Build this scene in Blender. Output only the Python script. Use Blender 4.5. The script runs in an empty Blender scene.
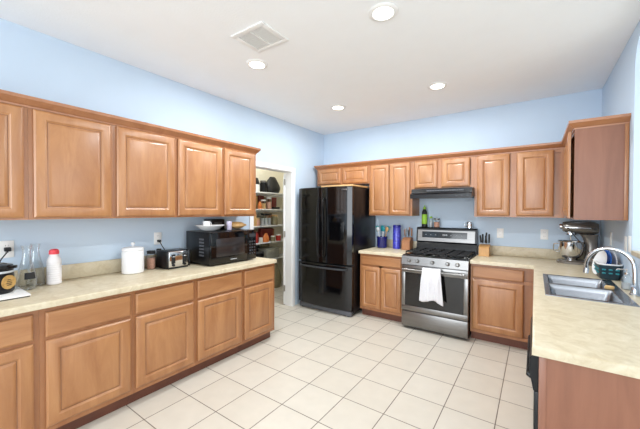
import bpy, bmesh, math, random
from mathutils import Vector, Matrix
random.seed(7)
PI = math.pi
scene = bpy.context.scene
COL = scene.collection

# ------------------------------------------------------------------ camera
cam_d = bpy.data.cameras.new('camera')
cam = bpy.data.objects.new('camera', cam_d)
COL.objects.link(cam)
cam_d.sensor_width = 36.0
cam_d.lens = 306.75 / 640 * 36.0
cam_d.clip_start = 0.05
cam.matrix_world = (Matrix.Translation((3.0308, -4.4343, 1.4633))
                    @ Matrix.Rotation(math.radians(35.057), 4, 'Z')
                    @ Matrix.Rotation(math.radians(90 - 0.7176), 4, 'X')
                    @ Matrix.Rotation(math.radians(0.2047), 4, 'Z'))
scene.camera = cam

# ------------------------------------------------------------------ world, light, exposure
world = bpy.data.worlds.new('world')
scene.world = world
world.use_nodes = True
wb = world.node_tree.nodes['Background']
wb.inputs['Color'].default_value = (0.84, 0.92, 1.0, 1)
wb.inputs['Strength'].default_value = 1.45


def area(name, loc, target, sx, sy, power, color):
    d = bpy.data.lights.new(name, 'AREA')
    d.shape = 'RECTANGLE'
    d.size, d.size_y, d.energy, d.color = sx, sy, power, color
    o = bpy.data.objects.new(name, d)
    COL.objects.link(o)
    o.location = loc
    o.rotation_euler = (Vector(target) - Vector(loc)).to_track_quat('-Z', 'Y').to_euler()
    return o


# added daylight fill, tilted upward: behind the camera and in the living room
area('daylight_fill_rear', (2.2, -7.6, 1.5), (1.6, 0, 2.3), 3.4, 1.9, 100, (0.90, 0.95, 1.0))
area('daylight_fill_living', (6.3, -2.8, 1.5), (0.5, -2.2, 1.9), 3.0, 1.8, 40, (0.90, 0.95, 1.0))

scene.view_settings.view_transform = 'Standard'
scene.view_settings.look = 'None'
scene.view_settings.exposure = 0.36
scene.view_settings.gamma = 1.0
scene.view_settings.use_curve_mapping = False
scene.cycles.max_bounces = 10
scene.cycles.diffuse_bounces = 6
scene.cycles.sample_clamp_indirect = 6.0
scene.cycles.transparent_max_bounces = 24
scene.cycles.caustics_reflective = False
scene.cycles.caustics_refractive = False


# ------------------------------------------------------------------ materials
def lin(c):
    r = []
    for v in c:
        v = v / 255.0
        r.append(v / 12.92 if v <= 0.04045 else ((v + 0.055) / 1.055) ** 2.4)
    return (r[0], r[1], r[2], 1.0)


def new_mat(name):
    m = bpy.data.materials.new(name)
    m.use_nodes = True
    nt = m.node_tree
    return m, nt, nt.nodes['Principled BSDF']


def plain(name, c, rough=0.5, metal=0.0, var=0.05, scale=12.0, bump=0.0, spec=0.5, coat=0.0, bscale=None, stretch=None):
    """A surface of one colour with a faint procedural mottling."""
    m, nt, b = new_mat(name)
    tc = nt.nodes.new('ShaderNodeTexCoord')
    mp = nt.nodes.new('ShaderNodeMapping')
    if stretch:
        mp.inputs['Scale'].default_value = stretch
    nt.links.new(tc.outputs['Object'], mp.inputs['Vector'])
    n = nt.nodes.new('ShaderNodeTexNoise')
    n.inputs['Scale'].default_value = scale
    n.inputs['Detail'].default_value = 3
    nt.links.new(mp.outputs['Vector'], n.inputs['Vector'])
    r = nt.nodes.new('ShaderNodeValToRGB')
    base = lin(c)
    r.color_ramp.elements[0].position = 0.3
    r.color_ramp.elements[1].position = 0.7
    r.color_ramp.elements[0].color = tuple(v * (1 - var) for v in base[:3]) + (1,)
    r.color_ramp.elements[1].color = tuple(min(1, v * (1 + var)) for v in base[:3]) + (1,)
    nt.links.new(n.outputs['Fac'], r.inputs['Fac'])
    nt.links.new(r.outputs['Color'], b.inputs['Base Color'])
    b.inputs['Roughness'].default_value = rough
    b.inputs['Metallic'].default_value = metal
    b.inputs['Specular IOR Level'].default_value = spec
    b.inputs['Coat Weight'].default_value = coat
    b.inputs['Coat Roughness'].default_value = 0.12
    if bump:
        n2 = n
        if bscale:
            n2 = nt.nodes.new('ShaderNodeTexNoise')
            n2.inputs['Scale'].default_value = bscale
            n2.inputs['Detail'].default_value = 2
            nt.links.new(mp.outputs['Vector'], n2.inputs['Vector'])
        bp = nt.nodes.new('ShaderNodeBump')
        bp.inputs['Strength'].default_value = bump
        bp.inputs['Distance'].default_value = 0.004
        nt.links.new(n2.outputs['Fac'], bp.inputs['Height'])
        nt.links.new(bp.outputs['Normal'], b.inputs['Normal'])
    return m


def wood(name, c1, c2, stretch, rough=0.4, coat=0.55, spec=0.5):
    m, nt, b = new_mat(name)
    tc = nt.nodes.new('ShaderNodeTexCoord')
    oi = nt.nodes.new('ShaderNodeObjectInfo')
    ad = nt.nodes.new('ShaderNodeVectorMath')
    ad.operation = 'ADD'
    cm = nt.nodes.new('ShaderNodeCombineXYZ')
    ml = nt.nodes.new('ShaderNodeMath')
    ml.operation = 'MULTIPLY'
    ml.inputs[1].default_value = 7.0
    nt.links.new(oi.outputs['Random'], ml.inputs[0])
    for k in range(3):
        nt.links.new(ml.outputs[0], cm.inputs[k])
    nt.links.new(tc.outputs['Object'], ad.inputs[0])
    nt.links.new(cm.outputs[0], ad.inputs[1])
    mp = nt.nodes.new('ShaderNodeMapping')
    mp.inputs['Scale'].default_value = stretch
    nt.links.new(ad.outputs[0], mp.inputs['Vector'])
    n = nt.nodes.new('ShaderNodeTexNoise')
    n.inputs['Scale'].default_value = 1.0
    n.inputs['Detail'].default_value = 6
    n.inputs['Roughness'].default_value = 0.65
    n.inputs['Distortion'].default_value = 0.6
    nt.links.new(mp.outputs['Vector'], n.inputs['Vector'])
    r = nt.nodes.new('ShaderNodeValToRGB')
    r.color_ramp.elements[0].position = 0.33
    r.color_ramp.elements[1].position = 0.66
    r.color_ramp.elements[0].color = lin(c2)
    r.color_ramp.elements[1].color = lin(c1)
    nt.links.new(n.outputs['Fac'], r.inputs['Fac'])
    nt.links.new(r.outputs['Color'], b.inputs['Base Color'])
    b.inputs['Roughness'].default_value = rough
    b.inputs['Specular IOR Level'].default_value = spec
    b.inputs['Coat Weight'].default_value = coat
    b.inputs['Coat Roughness'].default_value = 0.27
    return m


def glassy(name, c, rough=0.02, alpha=0.25, trans=0.0):
    """Thin clear glass or plastic: mix of transparent and glossy."""
    m, nt, b = new_mat(name)
    out = nt.nodes['Material Output']
    tr = nt.nodes.new('ShaderNodeBsdfTransparent')
    tr.inputs['Color'].default_value = lin(c)
    gl = nt.nodes.new('ShaderNodeBsdfGlossy')
    gl.inputs['Roughness'].default_value = rough
    lw = nt.nodes.new('ShaderNodeLayerWeight')
    lw.inputs['Blend'].default_value = alpha
    mx = nt.nodes.new('ShaderNodeMixShader')
    nt.links.new(lw.outputs['Facing'], mx.inputs['Fac'])
    nt.links.new(tr.outputs[0], mx.inputs[1])
    nt.links.new(gl.outputs[0], mx.inputs[2])
    nt.links.new(mx.outputs[0], out.inputs['Surface'])
    return m


def emit(name, c, s):
    m, nt, b = new_mat(name)
    b.inputs['Base Color'].default_value = lin(c)
    b.inputs['Emission Color'].default_value = lin(c)
    b.inputs['Emission Strength'].default_value = s
    return m


def tiles(name):
    m, nt, b = new_mat(name)
    tc = nt.nodes.new('ShaderNodeTexCoord')
    mp = nt.nodes.new('ShaderNodeMapping')
    mp.inputs['Location'].default_value = (-2.822 + 0.335 * 20 + 0.002, 2.03 + 0.3415 * 20 + 0.002, 0)
    nt.links.new(tc.outputs['Object'], mp.inputs['Vector'])
    br = nt.nodes.new('ShaderNodeTexBrick')
    br.offset = 0.0
    br.squash = 1.0
    br.inputs['Scale'].default_value = 1.0
    br.inputs['Brick Width'].default_value = 0.335
    br.inputs['Row Height'].default_value = 0.3415
    br.inputs['Mortar Size'].default_value = 0.0035
    br.inputs['Mortar Smooth'].default_value = 0.2
    br.inputs['Bias'].default_value = 0.0
    br.inputs['Color1'].default_value = lin((214, 207, 194))
    br.inputs['Color2'].default_value = lin((209, 201, 187))
    br.inputs['Mortar'].default_value = lin((112, 100, 90))
    nt.links.new(mp.outputs['Vector'], br.inputs['Vector'])
    n = nt.nodes.new('ShaderNodeTexNoise')
    n.inputs['Scale'].default_value = 9
    n.inputs['Detail'].default_value = 5
    nt.links.new(tc.outputs['Object'], n.inputs['Vector'])
    mx = nt.nodes.new('ShaderNodeMix')
    mx.data_type = 'RGBA'
    mx.blend_type = 'MULTIPLY'
    mx.inputs['Factor'].default_value = 0.12
    nt.links.new(br.outputs['Color'], mx.inputs['A'])
    nt.links.new(n.outputs['Fac'], mx.inputs['B'])
    nt.links.new(mx.outputs['Result'], b.inputs['Base Color'])
    bp = nt.nodes.new('ShaderNodeBump')
    bp.inputs['Strength'].default_value = 0.3
    bp.inputs['Distance'].default_value = 0.002
    bp.invert = True
    nt.links.new(br.outputs['Fac'], bp.inputs['Height'])
    nt.links.new(bp.outputs['Normal'], b.inputs['Normal'])
    b.inputs['Roughness'].default_value = 0.42
    return m


def laminate(name, c1, c2, c3, rough=0.4):
    m, nt, b = new_mat(name)
    tc = nt.nodes.new('ShaderNodeTexCoord')
    n = nt.nodes.new('ShaderNodeTexNoise')
    n.inputs['Scale'].default_value = 14
    n.inputs['Detail'].default_value = 8
    n.inputs['Roughness'].default_value = 0.7
    n.inputs['Distortion'].default_value = 0.8
    nt.links.new(tc.outputs['Object'], n.inputs['Vector'])
    r = nt.nodes.new('ShaderNodeValToRGB')
    r.color_ramp.elements[0].position = 0.3
    r.color_ramp.elements[0].color = lin(c2)
    r.color_ramp.elements[1].position = 0.72
    r.color_ramp.elements[1].color = lin(c3)
    e = r.color_ramp.elements.new(0.5)
    e.color = lin(c1)
    nt.links.new(n.outputs['Fac'], r.inputs['Fac'])
    nt.links.new(r.outputs['Color'], b.inputs['Base Color'])
    b.inputs['Roughness'].default_value = rough
    return m


M = {}
M['wall'] = plain('wall_paint', (196, 213, 230), 0.75, var=0.012, scale=4, bump=0.12, bscale=90)
M['white_wall'] = plain('white_paint', (236, 236, 232), 0.75, var=0.01)
M['pantry_wall'] = plain('pantry_paint', (226, 221, 204), 0.75, var=0.01)
M['ceiling'] = plain('ceiling_paint', (246, 249, 251), 0.85, var=0.008, scale=6, bump=0.25, bscale=60)
M['floor'] = tiles('cream_floor_tile')
M['trim'] = plain('white_trim_paint', (240, 241, 243), 0.4, var=0.01)
M['wood'] = wood('honey_maple', (178, 126, 80), (155, 102, 61), (9, 9, 1.6))
M['wood_h'] = wood('honey_maple_horizontal', (178, 126, 80), (155, 102, 61), (1.6, 9, 9))
M['frame'] = wood('honey_maple_frame', (168, 114, 72), (150, 96, 57), (9, 9, 1.6))
M['veneer'] = wood('reddish_veneer', (143, 93, 69), (126, 79, 57), (10, 10, 1.4), rough=0.42, coat=0.25)
M['crown'] = wood('honey_maple_crown', (168, 112, 72), (148, 94, 56), (1.6, 9, 9))
M['groove_tone'] = wood('dark_groove_wood', (132, 88, 56), (112, 72, 44), (9, 9, 2))  # darker brown for the groove round each door panel
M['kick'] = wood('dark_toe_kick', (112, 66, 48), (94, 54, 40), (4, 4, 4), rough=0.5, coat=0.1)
M['counter'] = laminate('beige_laminate', (203, 190, 162), (188, 172, 142), (215, 204, 181))
M['black_gloss'] = plain('black_gloss', (7, 7, 9), 0.07, var=0.02, spec=0.5)
M['black_satin'] = plain('black_satin', (13, 13, 16), 0.28, var=0.05, spec=0.35)
M['black_matte'] = plain('black_matte', (24, 24, 26), 0.6, var=0.06)
M['dark_grey'] = plain('dark_grey_plastic', (52, 54, 58), 0.45, var=0.05)
M['grille'] = plain('grey_grille', (92, 94, 100), 0.4, var=0.05)
M['dark_glass'] = plain('dark_oven_glass', (16, 15, 16), 0.05, var=0.02, spec=0.6)
M['window_glass'] = plain('microwave_window', (44, 40, 40), 0.12, var=0.15, scale=300, spec=0.5)
M['steel'] = plain('brushed_steel', (134, 132, 130), 0.3, 1.0, var=0.06, scale=1.0, stretch=(2, 90, 90))
M['chrome'] = plain('chrome', (222, 224, 228), 0.08, 1.0, var=0.02)
M['sink_steel'] = plain('sink_steel', (146, 148, 152), 0.27, 1.0, var=0.04, scale=1, stretch=(80, 3, 3))
M['pewter'] = plain('pewter_enamel', (120, 114, 108), 0.25, 0.6, var=0.03, coat=0.3)
M['white_ceramic'] = plain('white_ceramic', (230, 230, 231), 0.2, var=0.01)
M['white_plastic'] = plain('white_plastic', (238, 238, 236), 0.4, var=0.01)
M['milk'] = plain('white_bottle', (230, 227, 228), 0.35, var=0.01)
M['red_cap'] = plain('red_cap', (220, 62, 74), 0.4, var=0.03)
M['red'] = plain('red_package', (176, 44, 36), 0.4, var=0.12, scale=40)
M['dark_red'] = plain('dark_red_package', (112, 34, 30), 0.4, var=0.15, scale=40)
M['orange'] = plain('orange_package', (214, 122, 60), 0.4, var=0.15, scale=40)
M['tan'] = plain('tan_cardboard', (206, 166, 112), 0.6, var=0.06, scale=20)
M['bread'] = plain('bread_bag', (202, 160, 104), 0.4, var=0.15, scale=30)
M['olive'] = plain('olive_tin', (134, 126, 98), 0.4, var=0.1, scale=30)
M['pink_salt'] = plain('pink_grain', (196, 148, 128), 0.6, var=0.2, scale=120)
M['cobalt'] = plain('cobalt_glaze', (34, 36, 140), 0.15, var=0.1, scale=20, coat=0.4)
M['cobalt_deep'] = plain('deep_blue_glaze', (26, 28, 96), 0.15, var=0.1, scale=20, coat=0.4)
M['cobalt_spot'] = plain('blue_pattern_glaze', (62, 64, 176), 0.2, var=0.45, scale=45, coat=0.4)
M['teal'] = plain('teal_silicone', (30, 140, 150), 0.4, var=0.04)
M['light_grey'] = plain('light_grey_plastic', (190, 194, 198), 0.4, var=0.03)
M['light_wood'] = wood('light_block_wood', (206, 160, 104), (186, 138, 84), (20, 20, 4), rough=0.45, coat=0.1)
M['brown_wood'] = wood('brown_block_wood', (170, 118, 82), (146, 96, 64), (20, 20, 4), rough=0.45, coat=0.1)
M['lime'] = plain('lime_green_sleeve', (152, 204, 60), 0.4, var=0.04)
M['blue_plate'] = plain('blue_plate', (30, 104, 196), 0.2, var=0.04)
M['basket'] = plain('dark_teal_basket', (28, 52, 62), 0.4, var=0.3, scale=30)
M['gold'] = plain('gold_badge', (182, 144, 84), 0.4, var=0.25, scale=60)
M['towel'] = plain('white_towel', (224, 224, 228), 0.9, var=0.03, scale=60, bump=0.4, bscale=220)
M['sponge'] = plain('tan_sponge', (206, 170, 116), 0.9, var=0.1, scale=60)
M['lens'] = emit('lamp_lens', (255, 246, 232), 7.0)
M['glass'] = glassy('clear_glass', (252, 253, 253), alpha=0.2)
M['bin'] = plain('grey_plastic_bin', (150, 150, 140), 0.3, var=0.1, scale=20)
M['purple'] = plain('lilac_packet', (200, 192, 214), 0.4, var=0.12, scale=40)
M['led'] = emit('display_digits', (120, 190, 210), 0.6)
M['brass'] = plain('satin_nickel', (176, 172, 164), 0.3, 1.0, var=0.03)


# ------------------------------------------------------------------ mesh builder
class MB:
    def __init__(s):
        s.bm = bmesh.new()

    def _faces(s, geom):
        return [g for g in geom if isinstance(g, bmesh.types.BMFace)]

    def box(s, x0, y0, z0, x1, y1, z1, b=0.0, seg=2, mtx=None):
        m = Matrix.Translation(((x0 + x1) / 2, (y0 + y1) / 2, (z0 + z1) / 2)) @ Matrix.Diagonal((abs(x1 - x0), abs(y1 - y0), abs(z1 - z0), 1))
        if mtx:
            m = mtx @ m
        g = bmesh.ops.create_cube(s.bm, size=1.0, matrix=m)
        if b > 0:
            es = set()
            for v in g['verts']:
                es.update(v.link_edges)
            bmesh.ops.bevel(s.bm, geom=list(es), offset=b, segments=seg, profile=0.5, affect='EDGES')
        return s

    def rings(s, rings, cap0=True, cap1=True, closed=False):
        vs = [[s.bm.verts.new(p) for p in r] for r in rings]
        n = len(vs[0])
        k = len(vs)
        for i in range(k if closed else k - 1):
            a, b = vs[i], vs[(i + 1) % k]
            for j in range(n):
                s.bm.faces.new((a[j], a[(j + 1) % n], b[(j + 1) % n], b[j]))
        if not closed:
            if cap0:
                s.bm.faces.new(list(reversed(vs[0])))
            if cap1:
                s.bm.faces.new(vs[-1])
        return s

    def lathe(s, prof, cx=0, cy=0, cz=0, seg=28, sx=1, sy=1, cap0=True, cap1=True):
        rs = []
        for r, z in prof:
            r = max(r, 0.0004)
            rs.append([Vector((cx + sx * r * math.cos(2 * PI * j / seg), cy + sy * r * math.sin(2 * PI * j / seg), cz + z)) for j in range(seg)])
        return s.rings(rs, cap0, cap1)

    def tube(s, pts, r, seg=10, closed=False, radii=None):
        pts = [Vector(p) for p in pts]
        n = len(pts)
        t0 = (pts[1] - pts[0]).normalized()
        u = t0.orthogonal().normalized()
        rs = []
        for i in range(n):
            if closed:
                t = (pts[(i + 1) % n] - pts[i - 1]).normalized()
            elif i == 0:
                t = t0
            elif i == n - 1:
                t = (pts[-1] - pts[-2]).normalized()
            else:
                t = (pts[i + 1] - pts[i - 1]).normalized()
            u = (u - t * u.dot(t)).normalized()
            w = t.cross(u)
            rr = radii[i] if radii else r
            rs.append([pts[i] + rr * (u * math.cos(2 * PI * j / seg) + w * math.sin(2 * PI * j / seg)) for j in range(seg)])
        return s.rings(rs, closed=closed)

    def prism(s, poly, axis, a, b):
        """poly: 2-D points in the two other axes (x: yz, y: xz, z: xy)."""
        def P(p, t):
            if axis == 'x':
                return Vector((t, p[0], p[1]))
            if axis == 'y':
                return Vector((p[0], t, p[1]))
            return Vector((p[0], p[1], t))
        return s.rings([[P(p, a) for p in poly], [P(p, b) for p in poly]])

    def sphere(s, c, rx, ry, rz, seg=20):
        prof = []
        n = 12
        rs = []
        for i in range(n + 1):
            th = PI * i / n
            r = max(math.sin(th), 0.004)
            rs.append([Vector((c[0] + rx * r * math.cos(2 * PI * j / seg), c[1] + ry * r * math.sin(2 * PI * j / seg), c[2] - rz * math.cos(th))) for j in range(seg)])
        return s.rings(rs)

    def xform(s, m):
        bmesh.ops.transform(s.bm, matrix=m, verts=s.bm.verts[:])
        return s

    def build(s, name, mat, parent=None, angle=35):
        bmesh.ops.recalc_face_normals(s.bm, faces=s.bm.faces[:])
        me = bpy.data.meshes.new(name)
        s.bm.to_mesh(me)
        s.bm.free()
        for p in me.polygons:
            p.use_smooth = True
        me.set_sharp_from_angle(angle=math.radians(angle))
        me.materials.append(mat)
        o = bpy.data.objects.new(name, me)
        COL.objects.link(o)
        if parent:
            o.parent = parent
        return o


def thing(name, label, cat, loc=(0, 0, 0), rz=0.0, group=None):
    o = bpy.data.objects.new(name, None)
    o.empty_display_size = 0.05
    COL.objects.link(o)
    o.location = loc
    o.rotation_euler = (0, 0, rz)
    o['label'] = label
    o['category'] = cat
    if group:
        o['group'] = group
    return o


def tag(o, label, cat, group=None, kind=None):
    o['label'] = label
    o['category'] = cat
    if group:
        o['group'] = group
    if kind:
        o['kind'] = kind
    return o


def struct(mb, name, mat, parent=None):
    o = mb.build(name, mat, parent)
    if not parent:
        o['kind'] = 'structure'
    return o


def dup(root, loc, rz=None, label=None, group=None):
    c = root.copy()
    COL.objects.link(c)
    c.location = loc
    if rz is not None:
        c.rotation_euler = (0, 0, rz)
    if label:
        c['label'] = label
    if group:
        c['group'] = group
    for ch in list(root.children):
        d = ch.copy()
        COL.objects.link(d)
        d.parent = c
        for g in list(ch.children):
            e = g.copy()
            COL.objects.link(e)
            e.parent = d
    return c


def rrect(cx, cy, w, h, r, n=5):
    pts = []
    for k, (sx, sy) in enumerate(((1, 1), (-1, 1), (-1, -1), (1, -1))):
        ox, oy = cx + sx * (w / 2 - r), cy + sy * (h / 2 - r)
        for i in range(n + 1):
            a = PI / 2 * k + PI / 2 * i / n
            pts.append((ox + r * math.cos(a), oy + r * math.sin(a)))
    return pts


def slab(xs, ys, keep, z0, z1, bev):
    """A worktop outlined by grid cells, with rounded top edges."""
    mb = MB()
    bm = mb.bm
    vt = {}
    for i, x in enumerate(xs):
        for j, y in enumerate(ys):
            vt[i, j] = bm.verts.new((x, y, z0))
    fs = []
    for i in range(len(xs) - 1):
        for j in range(len(ys) - 1):
            if keep(i, j):
                fs.append(bm.faces.new((vt[i, j], vt[i + 1, j], vt[i + 1, j + 1], vt[i, j + 1])))
    for v in list(bm.verts):
        if not v.link_faces:
            bm.verts.remove(v)
    g = bmesh.ops.extrude_face_region(bm, geom=fs)
    # extrusion leaves the first faces as the underside
    top = [v for v in g['geom'] if isinstance(v, bmesh.types.BMVert)]
    for v in top:
        v.co.z = z1
    bmesh.ops.recalc_face_normals(bm, faces=bm.faces[:])
    bm.normal_update()
    es = []
    for e in bm.edges:
        if len(e.link_faces) == 2 and e.verts[0].co.z > (z0 + z1) / 2 and e.verts[1].co.z > (z0 + z1) / 2:
            nz = sorted(abs(f.normal.z) for f in e.link_faces)
            if nz[0] < 0.3 and nz[1] > 0.7:
                es.append(e)
    if bev and es:
        bmesh.ops.bevel(bm, geom=es, offset=bev, segments=3, profile=0.5, affect='EDGES')
    return mb


# ------------------------------------------------------------------ cabinets
def panel_door(x0, x1, z0, z1, y, fr=0.058, t=0.02):
    mb = MB()
    L = [(0, 0.0), (0, -t + 0.008), (0.001, -t + 0.007), (0.010, -t + 0.001), (0.012, -t), (fr, -t), (fr + 0.012, -t + 0.009),
         (fr + 0.0155, -t + 0.0095), (fr + 0.031, -t + 0.001), (fr + 0.033, -t + 0.0005)]
    rs = []
    for i, d in L:
        rs.append([Vector((x0 + i, y + d, z0 + i)), Vector((x1 - i, y + d, z0 + i)), Vector((x1 - i, y + d, z1 - i)), Vector((x0 + i, y + d, z1 - i))])
    mb.rings(rs)
    mb.bm.faces.ensure_lookup_table()
    for k in (24, 25, 26, 27):      # the groove round the panel
        mb.bm.faces[k].material_index = 1
    return mb


def drawer_front(x0, x1, z0, z1, y, t=0.02):
    mb = MB()
    L = [(0, 0.0), (0, -t + 0.008), (0.001, -t + 0.007), (0.011, -t), (0.013, -t)]
    rs = []
    for i, d in L:
        rs.append([Vector((x0 + i, y + d, z0 + i)), Vector((x1 - i, y + d, z0 + i)), Vector((x1 - i, y + d, z1 - i)), Vector((x0 + i, y + d, z1 - i))])
    mb.rings(rs)
    return mb


def cabinet(name, label, loc, rz, w, d, z0, z1, doors, drawers=(), kick=False, group=None, body_mat='frame', rails=()):
    """Local frame: x to the right seen from the front, front faces -y, wall at y=0; z is measured from the root."""
    t = thing(name, label, 'cabinet', loc, rz, group)
    mb = MB().box(-w / 2 + 0.001, -d + 0.02, z0, w / 2 - 0.001, -0.002, z1)
    mb.build('carcass', M[body_mat], t)
    ff = MB()
    a, b = -w / 2 + 0.0005, w / 2 - 0.0005
    ff.box(a, -d, z0, a + 0.035, -d + 0.019, z1)
    ff.box(b - 0.035, -d, z0, b, -d + 0.019, z1)
    ff.box(a + 0.035, -d, z0, b - 0.035, -d + 0.019, z0 + 0.035)
    ff.box(a + 0.035, -d, z1 - 0.035, b - 0.035, -d + 0.019, z1)
    xs = sorted(doors)
    for (p, q) in zip(xs, xs[1:]):
        c = (p[1] + q[0]) / 2
        if q[0] - p[1] > 0.012:
            ff.box(c - 0.03, -d, z0 + 0.035, c + 0.03, -d + 0.019, z1 - 0.035)
    for rz_ in rails:
        ff.box(a + 0.035, -d, rz_ - 0.02, b - 0.035, -d + 0.019, rz_ + 0.02)
    ff.build('face_frame', M['frame'], t)
    for (x0, x1, q0, q1) in doors:
        fr = 0.058 if min(x1 - x0, q1 - q0) > 0.33 else 0.046
        panel_door(x0, x1, q0, q1, -d - 0.001, fr).build('door', M['wood'], t).data.materials.append(M['groove_tone'])
    for (x0, x1, q0, q1) in drawers:
        drawer_front(x0, x1, q0, q1, -d - 0.001).build('drawer', M['wood_h'], t)
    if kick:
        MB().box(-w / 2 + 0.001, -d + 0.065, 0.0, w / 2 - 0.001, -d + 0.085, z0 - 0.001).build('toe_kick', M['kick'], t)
    return t


def sweep(path, prof, z):
    """prof: (outward, up) points; outward is to the right of the walking direction."""
    P = [Vector((p[0], p[1])) for p in path]
    rs = []
    for i, p in enumerate(P):
        ns = []
        if i > 0:
            t = (p - P[i - 1]).normalized()
            ns.append(Vector((t.y, -t.x)))
        if i < len(P) - 1:
            t = (P[i + 1] - p).normalized()
            ns.append(Vector((t.y, -t.x)))
        n = ns[0] if len(ns) == 1 else (ns[0] + ns[1]) / (1 + ns[0].dot(ns[1]))
        rs.append([Vector((p.x + n.x * o, p.y + n.y * o, z + u)) for o, u in prof])
    return MB().rings(rs)


CROWN = [(-0.02, 0.0), (0.006, 0.0), (0.008, 0.012), (0.02, 0.02), (0.034, 0.042), (0.04, 0.047), (0.042, 0.068), (-0.02, 0.068)]

# ================================================================== THE SETTING
XR, H = 3.605, 2.783
PY0, PY1, PZ = -1.66, -0.85, 2.06      # pantry doorway
struct(MB().box(-1.6, -8.0, -0.1, 8.0, 0.6, 0.0), 'floor', M['floor'])
struct(MB().box(-1.6, -8.0, H, 8.0, 0.6, H + 0.1), 'ceiling', M['ceiling'])
struct(MB().box(-0.12, -8, 0, 0, PY0, H).box(-0.12, PY1, 0, 0, 0.0, H).box(-0.12, PY0, PZ, 0, PY1, H), 'wall_left', M['wall'])
struct(MB().box(0.0, 0.0, 0, 8.0, 0.12, H), 'wall_back', M['wall'])
# right wall: full height next to the cabinets, then a tall opening with rounded corner over a low wall
oy, r = -1.335, 0.22
top = 2.71
wr = MB().box(XR, oy, 0, XR + 0.14, -0.001, H).box(XR, -2.905, 0, XR + 0.14, oy, 1.15).box(XR, -6.5, top, XR + 0.14, oy, H)
arc = [(oy - r + r * math.cos(PI / 2 * i / 10), top - r + r * math.sin(PI / 2 * i / 10)) for i in range(11)]
for p, q in zip(arc, arc[1:]):
    wr.prism([p, q, (oy, top)], 'x', XR, XR + 0.14)
struct(wr, 'wall_right', M['wall'])
struct(MB().box(XR - 0.006, -2.92, 1.151, XR + 0.17, oy - 0.002, 1.185, 0.006), 'trim_3', M['counter'])
struct(MB().box(6.9, -8, 0, 7.0, 0.0, H), 'wall_living', M['white_wall'])
# pantry
struct(MB().box(-1.35, -2.05, 0, -1.25, 0.5, H), 'wall_pantry_back', M['pantry_wall'])
struct(MB().box(-1.25, -2.05, 0, -0.12, -1.95, H), 'wall_pantry_near', M['pantry_wall'])
struct(MB().box(-1.25, 0.40, 0, -0.0, 0.5, H).box(-0.121, PY1 + 0.06, 0, -0.12, 0.4, H), 'wall_pantry_far', M['pantry_wall'])
# doorway lining and casing
jm = MB()
jm.box(-0.122, PY1 - 0.018, 0, 0.001, PY1 - 0.0005, PZ).box(-0.122, PY0 + 0.0005, 0, 0.001, PY0 + 0.018, PZ)
jm.box(-0.122, PY0 + 0.018, PZ - 0.018, 0.001, PY1 - 0.018, PZ - 0.0005)
struct(jm, 'trim_1', M['trim'])
cs = MB()
cs.box(0.0005, PY1 - 0.012, 0, 0.018, PY1 + 0.052, PZ + 0.052, 0.004).box(0.0005, PY0 - 0.052, 0, 0.018, PY0 + 0.012, PZ + 0.052, 0.004)
cs.box(0.0005, PY0 - 0.052, PZ - 0.012, 0.0185, PY1 + 0.052, PZ + 0.052, 0.004)
struct(cs, 'trim_2', M['trim'])
# pantry door leaf, swung far open into the pantry
dl = MB().box(0.0, -0.017, 0.012, 0.74, 0.018, PZ - 0.025, 0.002)
dl.xform(Matrix.Translation((-0.135, PY1 - 0.018, 0)) @ Matrix.Rotation(math.radians(180 - 47), 4, 'Z'))
door = struct(dl, 'door_1', M['trim'])
for hz in (0.26, 1.10, 1.90):
    MB().box(-0.150, PY1 - 0.030, hz - 0.045, -0.124, PY1 - 0.0185, hz + 0.045, 0.002).lathe([(0.006, -0.048), (0.006, 0.048)], -0.137, PY1 - 0.034, hz, 10).build('hinge', M['brass'], door)

# unseen dome and point light, added to brighten the pantry
pl = thing('pantry_fill_lamp', 'unseen round dome lamp added on the pantry ceiling as fill light', 'lamp', (-0.62, -0.75, H - 0.001))
MB().lathe([(0.09, 0.0), (0.09, -0.02), (0.08, -0.025)], seg=24).build('base', M['white_plastic'], pl)
MB().lathe([(0.078, -0.026), (0.07, -0.06), (0.04, -0.085), (0.001, -0.092)], seg=24).build('shade', M['lens'], pl)
pd = bpy.data.lights.new('pantry_fill_light', 'POINT')
pd.energy, pd.color, pd.shadow_soft_size = 13, (1.0, 0.97, 0.9), 0.1
po = bpy.data.objects.new('pantry_fill_light', pd)
COL.objects.link(po)
po.location = (-0.62, -0.75, H - 0.2)

# ------------------------------------------------------------------ recessed lights and the vent
spots = [((2.19, -2.515), 'round recessed ceiling light nearest the top edge of the photo'),
         ((0.962, -2.485), 'round recessed ceiling light beside the white air vent'),
         ((2.175, -1.072), 'round recessed ceiling light in front of the range, right of the far pair'),
         ((0.957, -1.09), 'round recessed ceiling light in front of the black refrigerator')]
first = None
for (x, y), lab in spots:
    if first is None:
        first = thing('recessed_light', lab, 'ceiling light', (x, y, H - 0.0005), 0, 'recessed ceiling lights')
        ring = MB()
        ring.rings([[Vector((rr * math.cos(2 * PI * j / 32), rr * math.sin(2 * PI * j / 32), zz)) for j in range(32)] for rr, zz in ((0.066, -0.001), (0.098, -0.001), (0.098, -0.004), (0.09, -0.010), (0.072, -0.012), (0.066, -0.008))], closed=True)
        ring.build('trim_ring', M['white_plastic'], first)
        MB().lathe([(0.065, -0.002), (0.065, -0.006), (0.04, -0.009), (0.001, -0.010)], seg=28).build('lens', M['lens'], first)
    else:
        dup(first, (x, y, H - 0.0005), None, lab, 'recessed ceiling lights')
    ld = bpy.data.lights.new('recessed_lamp', 'AREA')
    ld.shape, ld.size, ld.energy, ld.color = 'DISK', 0.12, 15.5, (0.93, 0.975, 1.0)
    lo = bpy.data.objects.new('recessed_lamp', ld)
    COL.objects.link(lo)
    lo.location = (x, y, H - 0.02)

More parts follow.
